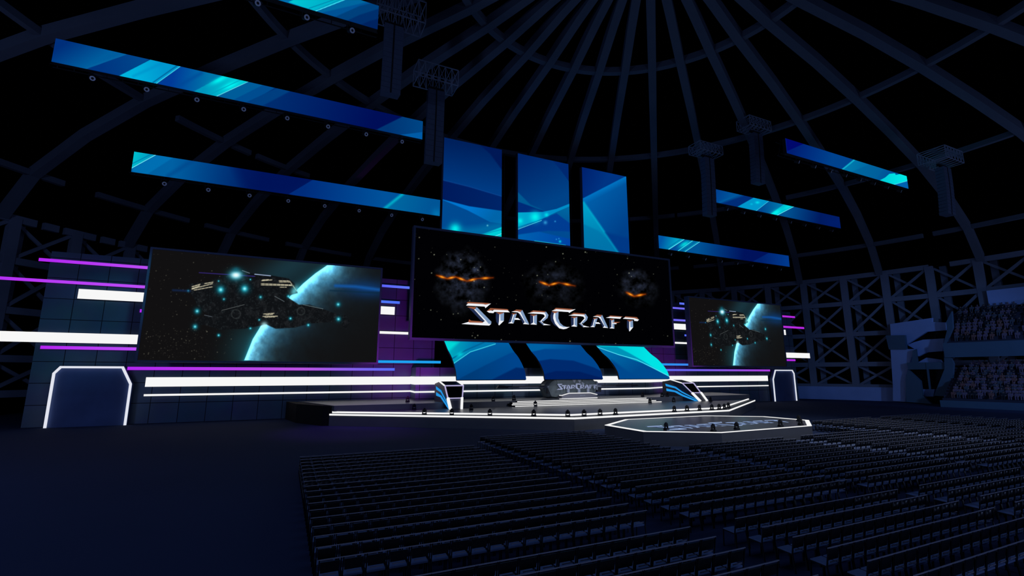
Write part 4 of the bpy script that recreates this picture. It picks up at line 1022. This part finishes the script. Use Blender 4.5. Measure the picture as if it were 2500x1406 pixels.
# ------------------------------------------------------------------ booths
def on_side(x, y, X=15.75):             # a point on the outer side wall of the left booth: (depth behind its front, height)
    d = ray(x, y); p = EP + d * X / d[0]
    return (max(0, min(p[1] - 48.4, 6.0)), max(.02, p[2] - DZ))
STRIPES = [([on_side(1065.5, 943), on_side(1078, 953), on_side(1103.5, 998)], [on_side(1066, 950.5), on_side(1077, 957.5), on_side(1100.5, 999)]),
           ([on_side(1066, 957.5), on_side(1078.5, 966), on_side(1099, 999)], [on_side(1066, 965.5), on_side(1076, 969.5), on_side(1095.5, 999.5)])]
def booth(xo, xi, sgn, label, parent=None):
    """xo: outer edge, sgn: direction towards the inner edge"""
    t = empty('player_booth', (xo, 48.4, DZ), 0, label, 'booth', 'glass fronted booths on the stage')
    X = lambda a: sgn * a
    def hexa(pts_out, pts_in, name, mat, par=t, bev=0):
        m = MB(); n = len(pts_out)
        A = [(X(x), y, z) for x, y, z in pts_out]; B = [(X(x), y, z) for x, y, z in pts_in]
        m.v += A + B
        for i in range(n): m.f.append((i, (i + 1) % n, n + (i + 1) % n, n + i)); m.m.append(0)
        m.f.append(tuple(range(n))[::-1]); m.m.append(0); m.f.append(tuple(range(n, 2 * n))); m.m.append(0)
        return m.build(name, mat, par)
    # profile (y, z) of the side: front foot, middle sill, roof front, roof back, rear foot
    PR = [(0, 0), (1.0, 1.09), (2.15, 2.34), (4.25, 2.76), (6.0, 2.5), (6.0, PZ - DZ), (2.3, PZ - DZ), (2.1, 0)]
    wy = lambda y: 1.25 + .85 * min(1, y / 2.15)
    w = [wy(y) for y, z in PR]
    hexa([(0, y, z) for y, z in PR], [(.12, y, z) for y, z in PR], 'side_panel', M_booth)
    hexa([(w[i] - .12, y, z) for i, (y, z) in enumerate(PR)], [(w[i], y, z) for i, (y, z) in enumerate(PR)], 'side_panel', M_booth)
    def quad(pts, th, name, mat, par=t, off=(0, 0, 0)):
        P = [Vector((X(p[0]), p[1], p[2])) + Vector(off) for p in pts]; nn = (P[1] - P[0]).cross(P[2] - P[0]).normalized() * th
        if nn.y > 0 and abs(nn.y) > 1e-4: nn = -nn
        return MB().slab(P, tuple(nn)).build(name, mat, par)
    fr = quad([(.12, .02, .02), (1.13, .02, .02), (1.48, 1.0, 1.07), (.12, 1.0, 1.07)], .03, 'front_panel', M_boothgrey)
    m_ = MB()
    for i in range(11): m_.box(X(.25 + i * .09), X(.25 + i * .09) + .06, .80 + .05 - .12, .80 + .06 - .1, .88, .94 + .02 * (i % 2))
    m_.build('small_lettering', M_hull2, fr)
    quad([(.12, 1.02, 1.12), (1.48, 1.02, 1.12), (1.95, 2.1, 2.3), (.12, 2.1, 2.3)], .02, 'front_glass', M_glassdark)
    quad([(.1, 2.2, 2.36), (2.0, 2.2, 2.36), (2.0, 4.2, 2.76), (.1, 4.2, 2.76)], .02, 'roof_panel', M_dark)
    MB().box(min(X(.12), X(2.0)), max(X(.12), X(2.0)), 4.2, 6.0, PZ - DZ, 2.55).build('rear_body', M_booth, t)
    # desk and head-height shapes inside
    ins = MB().box(min(X(.3), X(1.5)), max(X(.3), X(1.5)), 1.9, 2.5, 1.15, 1.3); ins.box(min(X(.4), X(.7)), max(X(.4), X(.7)), 2.0, 2.15, 1.3, 1.65); ins.build('inner_desk', M_boothgrey, t)
    def edge(path, r_, name, mat):
        m_ = MB()
        for i in range(len(path) - 1): m_.bar([X(path[i][0]), path[i][1], path[i][2]], [X(path[i + 1][0]), path[i + 1][1], path[i + 1][2]], r_)
        return m_.build(name, mat, t)
    e = -.06
    edge([(0, 0 + e, 0), (0, 1.0 + e, 1.09)], .26, 'lit_corner_post', E_white)
    edge([(1.2, 0 + e, 0), (1.58, 1.0 + e, 1.09)], .26, 'lit_corner_post', E_white)
    edge([(0, 1.0 + e, 1.09), (.0, 2.15 + e, 2.34)], .12, 'lit_window_edge', E_lilac); edge([(1.6, 1.0 + e, 1.09), (2.1, 2.15 + e, 2.34)], .12, 'lit_window_edge', E_lilac)
    edge([(0, 1.0 + e, 1.09), (1.6, 1.0 + e, 1.09)], .1, 'lit_sill', E_lilac); edge([(0, 2.15 + e, 2.36), (2.1, 2.15 + e, 2.36)], .12, 'lit_roof_edge', E_lilac)
    edge([(0, 2.15, 2.36), (0, 4.25, 2.8)], .12, 'lit_roof_edge', E_white); edge([(2.1, 2.15, 2.36), (2.1, 4.25, 2.8)], .12, 'lit_roof_edge', E_white)
    # two bent blue stripes down the side that faces left
    side = (-.03 if sgn > 0 else 2.1 + .03)
    side_x = (lambda y: -.03) if sgn > 0 else (lambda y: -wy(y) - .06)
    for top, bot in STRIPES:
        m_ = MB()
        mixp = lambda a, b, t_: (a[0] + (b[0] - a[0]) * t_, a[1] + (b[1] - a[1]) * t_)
        for i in range(2):
            for k in range(6):
                t0, t1 = k / 6, (k + 1) / 6
                m_.slab([(side_x(p[0]), p[0], p[1]) for p in (mixp(top[i], top[i + 1], t0), mixp(top[i], top[i + 1], t1), mixp(bot[i], bot[i + 1], t1), mixp(bot[i], bot[i + 1], t0))], (-.03, 0, 0))
        m_.build('blue_light_stripe', E_blue, t)
    return t
M_glassdark = surf_mat('black_booth_glass', (.006, .008, .008), .12, 0, .3, 2, .5)
booth(15.75, 0, 1, 'slanted booth with lit white edges on the left of the stage')
booth(51.85, 0, -1, 'slanted booth with lit white edges on the right of the stage')

# ------------------------------------------------------------------ round satellite stage
oct_ = [(23.35, 32.3), (23.25, 27.6), (27.7, 24.75), (37.8, 24.95), (42.1, 28.0), (41.9, 32.2), (37.4, 35.3), (27.9, 35.5)]
ocx, ocy = 32.6, 30.1
sat = empty('satellite_stage', (ocx, ocy, 0), 0, 'low eight-sided stage out among the chairs with a white lit rim', 'stage')
o_ = [(x - ocx, y - ocy) for x, y in oct_]
BZ = .95
bm_ = MB().prism(o_, 0, BZ)
bm_.m = [0] * len(bm_.m); body = bm_.build('platform', [M_fascia], sat)
inn = [(x * .955, y * .955) for x, y in o_]
MB().prism(inn, BZ, BZ + .012).build('floor_panel', M_deck, sat)
m = MB()
for i in range(8):
    a, b = o_[i], o_[(i + 1) % 8]; c_, d_ = inn[(i + 1) % 8], inn[i]
    m.slab([(a[0], a[1], BZ + .002), (b[0], b[1], BZ + .002), (c_[0], c_[1], BZ + .002), (d_[0], d_[1], BZ + .002)], (0, 0, .03))
m.build('lit_rim', E_white, sat)
E_fl = [emit_mat('floor_logo_%d' % i, c) for i, c in enumerate(((90, 106, 140), (160, 184, 226), (112, 136, 184), (52, 66, 100), (84, 104, 150)))]
lo = logo('floor_wordmark', sat, E_fl, lambda u, v: (25.3 + 14.4 * u - ocx, 27.4 + 2.9 * v + .0 * u - ocy, BZ + .02))

# ------------------------------------------------------------------ moving lights
def make_floor_light():
    t = empty('moving_light', (0, 0, -50))
    MB().box(-.2, .2, -.17, .17, 0, .14).build('base', M_black, t, .02)
    y = MB(); y.box(-.2, -.14, -.06, .06, .14, .5); y.box(.14, .2, -.06, .06, .14, .5); y.box(-.2, .2, -.07, .07, .14, .18); y.build('yoke', M_black, t)
    h = MB(); h.cyl((0, .1, .34), (0, .0, .5), .14, .15, 12); h.cyl((0, 0, .5), (0, -.06, .6), .15, .1, 12); h.build('head', M_black, t)
    return t
fl0 = make_floor_light(); fused = [False]
def floor_light(x, y, z, label, group, s=1.0):
    t = copy_tree(fl0) if fused[0] else fl0
    fused[0] = True; t.location = (x, y, z); t.rotation_euler = (0, 0, random.uniform(-.3, .3)); t.scale = (s, s, s); tag(t, label, 'moving light', group)
def on_ledge(px):
    # where a picture column meets the centre line of the ledge
    mid = [((a[0] + b[0]) / 2, (a[1] + b[1]) / 2) for a, b in zip(deck[1:5], ledge[1:5])]
    d = ray(px, 950); best = None
    for i in range(3):
        (x0, y0), (x1, y1) = mid[i], mid[i + 1]
        A = np.array([[d[0], -(x1 - x0)], [d[1], -(y1 - y0)]]); s_ = np.linalg.solve(A, [x0, y0])
        if -.02 <= s_[1] <= 1.02: best = (x0 + (x1 - x0) * s_[1], y0 + (y1 - y0) * s_[1])
    return best
# the column through px changes a little with y because the view is pitched; the ledge sits near y = 1008
def on_ledge(px, py=1010):
    mid = [((a[0] + b[0]) / 2, (a[1] + b[1]) / 2) for a, b in zip(deck[1:5], ledge[1:5])]
    d = ray(px, py)
    for i in range(3):
        (x0, y0), (x1, y1) = mid[i], mid[i + 1]
        A = np.array([[d[0], -(x1 - x0)], [d[1], -(y1 - y0)]]); s_ = np.linalg.solve(A, [x0, y0])
        if -.03 <= s_[1] <= 1.03: return (x0 + (x1 - x0) * s_[1], y0 + (y1 - y0) * s_[1])
for px in (1036, 1103, 1196, 1303, 1386, 1426, 1465, 1503, 1647, 1678, 1709, 1739, 1757, 1770, 1780):
    p = on_ledge(px)
    if p: floor_light(p[0], p[1], LZ, 'black moving light standing on the ledge along the stage front', 'moving lights on the stage ledge')
for px, py in ((1011, 1000), (1150, 1001), (1307, 992), (1587, 984), (1645, 981), (1735, 980)):
    p = atZ(px, py, DZ); floor_light(p[0], min(p[1], 50.2), DZ, 'black moving light standing on the open stage floor', 'moving lights on the stage floor', .95)
for px, py in ((995, 981), (1065, 978), (1215, 981), (1255, 977), (1569, 968), (1638, 970), (1757, 976)):
    p = atZ(px, py, PZ); floor_light(p[0], max(50.9, min(p[1], 55.5)), PZ, 'black moving light on the raised rear platform', 'moving lights on the rear platform', .95)
for px, py in ((1627, 1050), (1742, 1054), (1799, 1049), (1906, 1042), (1951, 1029), (1955, 1038)):
    p = atZ(px, py, BZ); floor_light(p[0], p[1], BZ + .012, 'black moving light inside the rim of the satellite stage', 'moving lights on the satellite stage', .85)

# ------------------------------------------------------------------ audience chairs
def chair_parts():
    s = MB(); s.quadbox([(-.21, -.2, .43), (.21, -.2, .43), (.22, .22, .45), (-.22, .22, .45)], [(-.21, -.2, .47), (.21, -.2, .47), (.22, .22, .49), (-.22, .22, .49)])
    b = MB(); b.quadbox([(-.2, -.215, .58), (.2, -.215, .58), (.2, -.185, .58), (-.2, -.185, .58)], [(-.215, -.262, .82), (.215, -.262, .82), (.215, -.235, .82), (-.215, -.235, .82)])
    f = []
    for x in (-.235, .235): f.append(MB().bar((x, -.2, .44), (x, .22, .46), .025).bar((x, -.2, .44), (x, -.28, .88), .028))
    r_ = MB().bar((-.26, -.28, .88), (.26, -.28, .88), .022)
    L = []
    for x in (-.235, .235):
        for y0, y1 in ((-.2, -.25), (.2, .22)): L.append(MB().bar((x, y0, .45), (x, y1, 0), .028))
    lr = MB().bar((-.15, -.235, .545), (.15, -.235, .545), .02)  # pale bar added to draw the lower row of highlight dashes
    return s, b, f, r_, lr, L
cs, cb, cf, cr_, clr, cl = chair_parts()
# blocks of rows: x range, y range, first label word
PITCHX, PITCHY = .52, .875
blocks = [(1.25, 11.0, 6.4, 27.6), (12.35, 20.9, 5.6, 31.2), (22.1, 30.7, 5.6, 22.6), (32.2, 41.4, 5.6, 22.4), (42.9, 52.0, 8, 28.4), (53.3, 62.5, 10, 28.4)]
seats = []
for bi, (x0, x1, y0, y1) in enumerate(blocks):
    k_ = 0
    while 6.45 + PITCHY * k_ < y1:
        y = 6.45 + PITCHY * k_; k_ += 1
        if y < y0 or 10.9 < y < 12.0: continue
        nx = int((x1 - x0) / PITCHX)
        if bi == 1 and y > 23.2: nx = min(nx, int((22.4 - x0) / PITCHX))
        for i in range(nx):
            x = x0 + i * PITCHX
            seats.append((x, y, i in (0, nx - 1), bi))
V = np.array([(x, y, .6) for x, y, e, b in seats]); pp = proj(V)
vis = [(math.hypot(V[i][0], V[i][1]), i) for i in range(len(seats)) if 0 <= pp[i][0] < 2500 and pp[i][1] < 1420]
vis.sort(); near_i = set(i for d, i in vis[:300])
proto = None
me_s, me_b, me_f = cs.mesh('seat', M_chairseat), cb.mesh('backrest', M_chair), [q_.mesh('side_frame', M_chair) for q_ in cf]
me_r = cr_.mesh('top_rail', M_rail); me_lr = clr.mesh('highlight_rail', M_rail)
me_l = [q_.mesh('leg', M_chair) for q_ in cl]
for j, i in enumerate(sorted(near_i)):
    x, y, e, bi = seats[i]
    t = bpy.data.objects.new('audience_chair', None); col.objects.link(t); t.location = (x, y, 0); t.empty_display_size = .2
    if e: tag(t, 'black audience chair at the end of its row, beside an aisle', 'chair', 'chairs at the row ends')
    else: tag(t, 'black audience chair within the nearest rows, facing the stage', 'chair', 'chairs in the nearest rows')
    for nm, me in [('seat', me_s), ('backrest', me_b), ('side_frame', me_f[0]), ('side_frame', me_f[1]), ('top_rail', me_r), ('highlight_rail', me_lr)] + [('leg', q_) for q_ in me_l]:
        o = bpy.data.objects.new(nm, me); col.objects.link(o); o.parent = t
one = MB()
for q_ in [(cs, 0), (cb, 1), (cf[0], 1), (cf[1], 1), (cr_, 2), (clr, 2)] + [(q2, 1) for q2 in cl]:
    n0 = len(one.v); one.v += q_[0].v; one.f += [tuple(n0 + i for i in f) for f in q_[0].f]; one.m += [q_[1]] * len(q_[0].f)
ov = np.array(one.v, np.float32); of = np.array(one.f, np.int32); om = np.array(one.m, np.int32)
rest = [seats[i] for i in range(len(seats)) if i not in near_i]
off = np.array([(x, y, 0) for x, y, e, b in rest], np.float32)
AV = (ov[None] + off[:, None]).reshape(-1, 3); AF = (of[None] + (np.arange(len(rest)) * len(ov))[:, None, None]).reshape(-1, 4).astype(np.int32)
me = bpy.data.meshes.new('audience_seating')
me.vertices.add(len(AV)); me.vertices.foreach_set('co', AV.ravel()); me.loops.add(AF.size); me.loops.foreach_set('vertex_index', AF.ravel())
me.polygons.add(len(AF)); me.polygons.foreach_set('loop_start', np.arange(0, AF.size, 4, dtype=np.int32)); me.polygons.foreach_set('loop_total', np.full(len(AF), 4, dtype=np.int32))
me.materials.append(M_chairseat); me.materials.append(M_chair); me.materials.append(M_rail); me.polygons.foreach_set('material_index', np.tile(om, len(rest))); me.update()
so = bpy.data.objects.new('audience_seating', me); col.objects.link(so); tag(so, 'mass of black audience chairs in rows reaching back to both stages', 'chairs', kind='stuff')

# ------------------------------------------------------------------ light
w = bpy.data.worlds.new('world'); scene.world = w; w.use_nodes = True
w.node_tree.nodes['Background'].inputs[0].default_value = (0, 0, 0, 1); w.node_tree.nodes['Background'].inputs[1].default_value = 0
def lamp(kind, name, loc, energy, color, size=1, target=None, **kw):
    d = bpy.data.lights.new(name, kind); d.energy = energy; d.color = color
    if kind == 'AREA': d.shape = 'RECTANGLE'; d.size = size; d.size_y = kw.get('size_y', size)
    elif kind == 'SPOT': d.spot_size = R(kw.get('angle', 60)); d.spot_blend = kw.get('blend', .8); d.shadow_soft_size = size
    else: d.shadow_soft_size = size
    o = bpy.data.objects.new(name, d); col.objects.link(o); o.location = loc
    if target is not None: o.rotation_euler = (Vector(target) - Vector(loc)).to_track_quat('-Z', 'Y').to_euler()
    return o
BLUE = (.34, .5, 1.0)
lamp('AREA', 'fill_light', (30, 2, 40), 1300, BLUE, 60, (30, 8, 0), size_y=24)  # added overhead blue fill, out of view, for floor and chairs
lamp('POINT', 'fill_light', (20, -28, 9), 6500, (.34, .48, 1.0), 4)  # this and the next two points: added unseen fill for the steelwork
lamp('POINT', 'fill_light', (96, 2, 10), 6000, (.34, .48, 1.0), 3)
lamp('POINT', 'fill_light', (-34, 18, 12), 7500, (.34, .48, 1.0), 3)
lamp('SPOT', 'tower_fill', (72, 6, 14), 9000, (.2, .42, 1.0), 1, (104, 50, 6), angle=46)  # added spot that only brightens the stair tower
# coloured spots washing the wall and floor
lamp('SPOT', 'wall_wash', (12, 49, 3.2), 2600, (.8, .05, .9), .3, (13, 61, 9), angle=84)
lamp('SPOT', 'wall_wash', (-8, 46, 20), 1800, (.1, .7, .9), .5, (-17, 61, 10), angle=34)
lamp('SPOT', 'wall_wash', (56, 49, 3.2), 2000, (.75, .06, .9), .3, (55, 61, 9), angle=80)
lamp('SPOT', 'floor_wash', (6, 52, 22), 2600, (.5, .1, 1.0), .5, (6, 46, 0), angle=40)
lamp('SPOT', 'stage_wash', (33, 34, 24), 9000, (.85, .88, 1.0), 1, (34, 46, 1), angle=66)
lamp('SPOT', 'satellite_wash', (37, 13, 26), 11000, (.85, .9, 1.0), 1, (38, 29, 1), angle=72)
lamp('SPOT', 'sculpture_fill', (27, 37.5, 5.6), 4200, (.86, .9, 1.0), .3, (34.2, 54, 3.0), angle=26)  # added front lamp without a stand, brightens the sculpture and its letters
lamp('SPOT', 'stage_corner_wash', (8, 44, 16), 1500, (.5, .1, 1.0), .4, (9, 51, 1.4), angle=50)
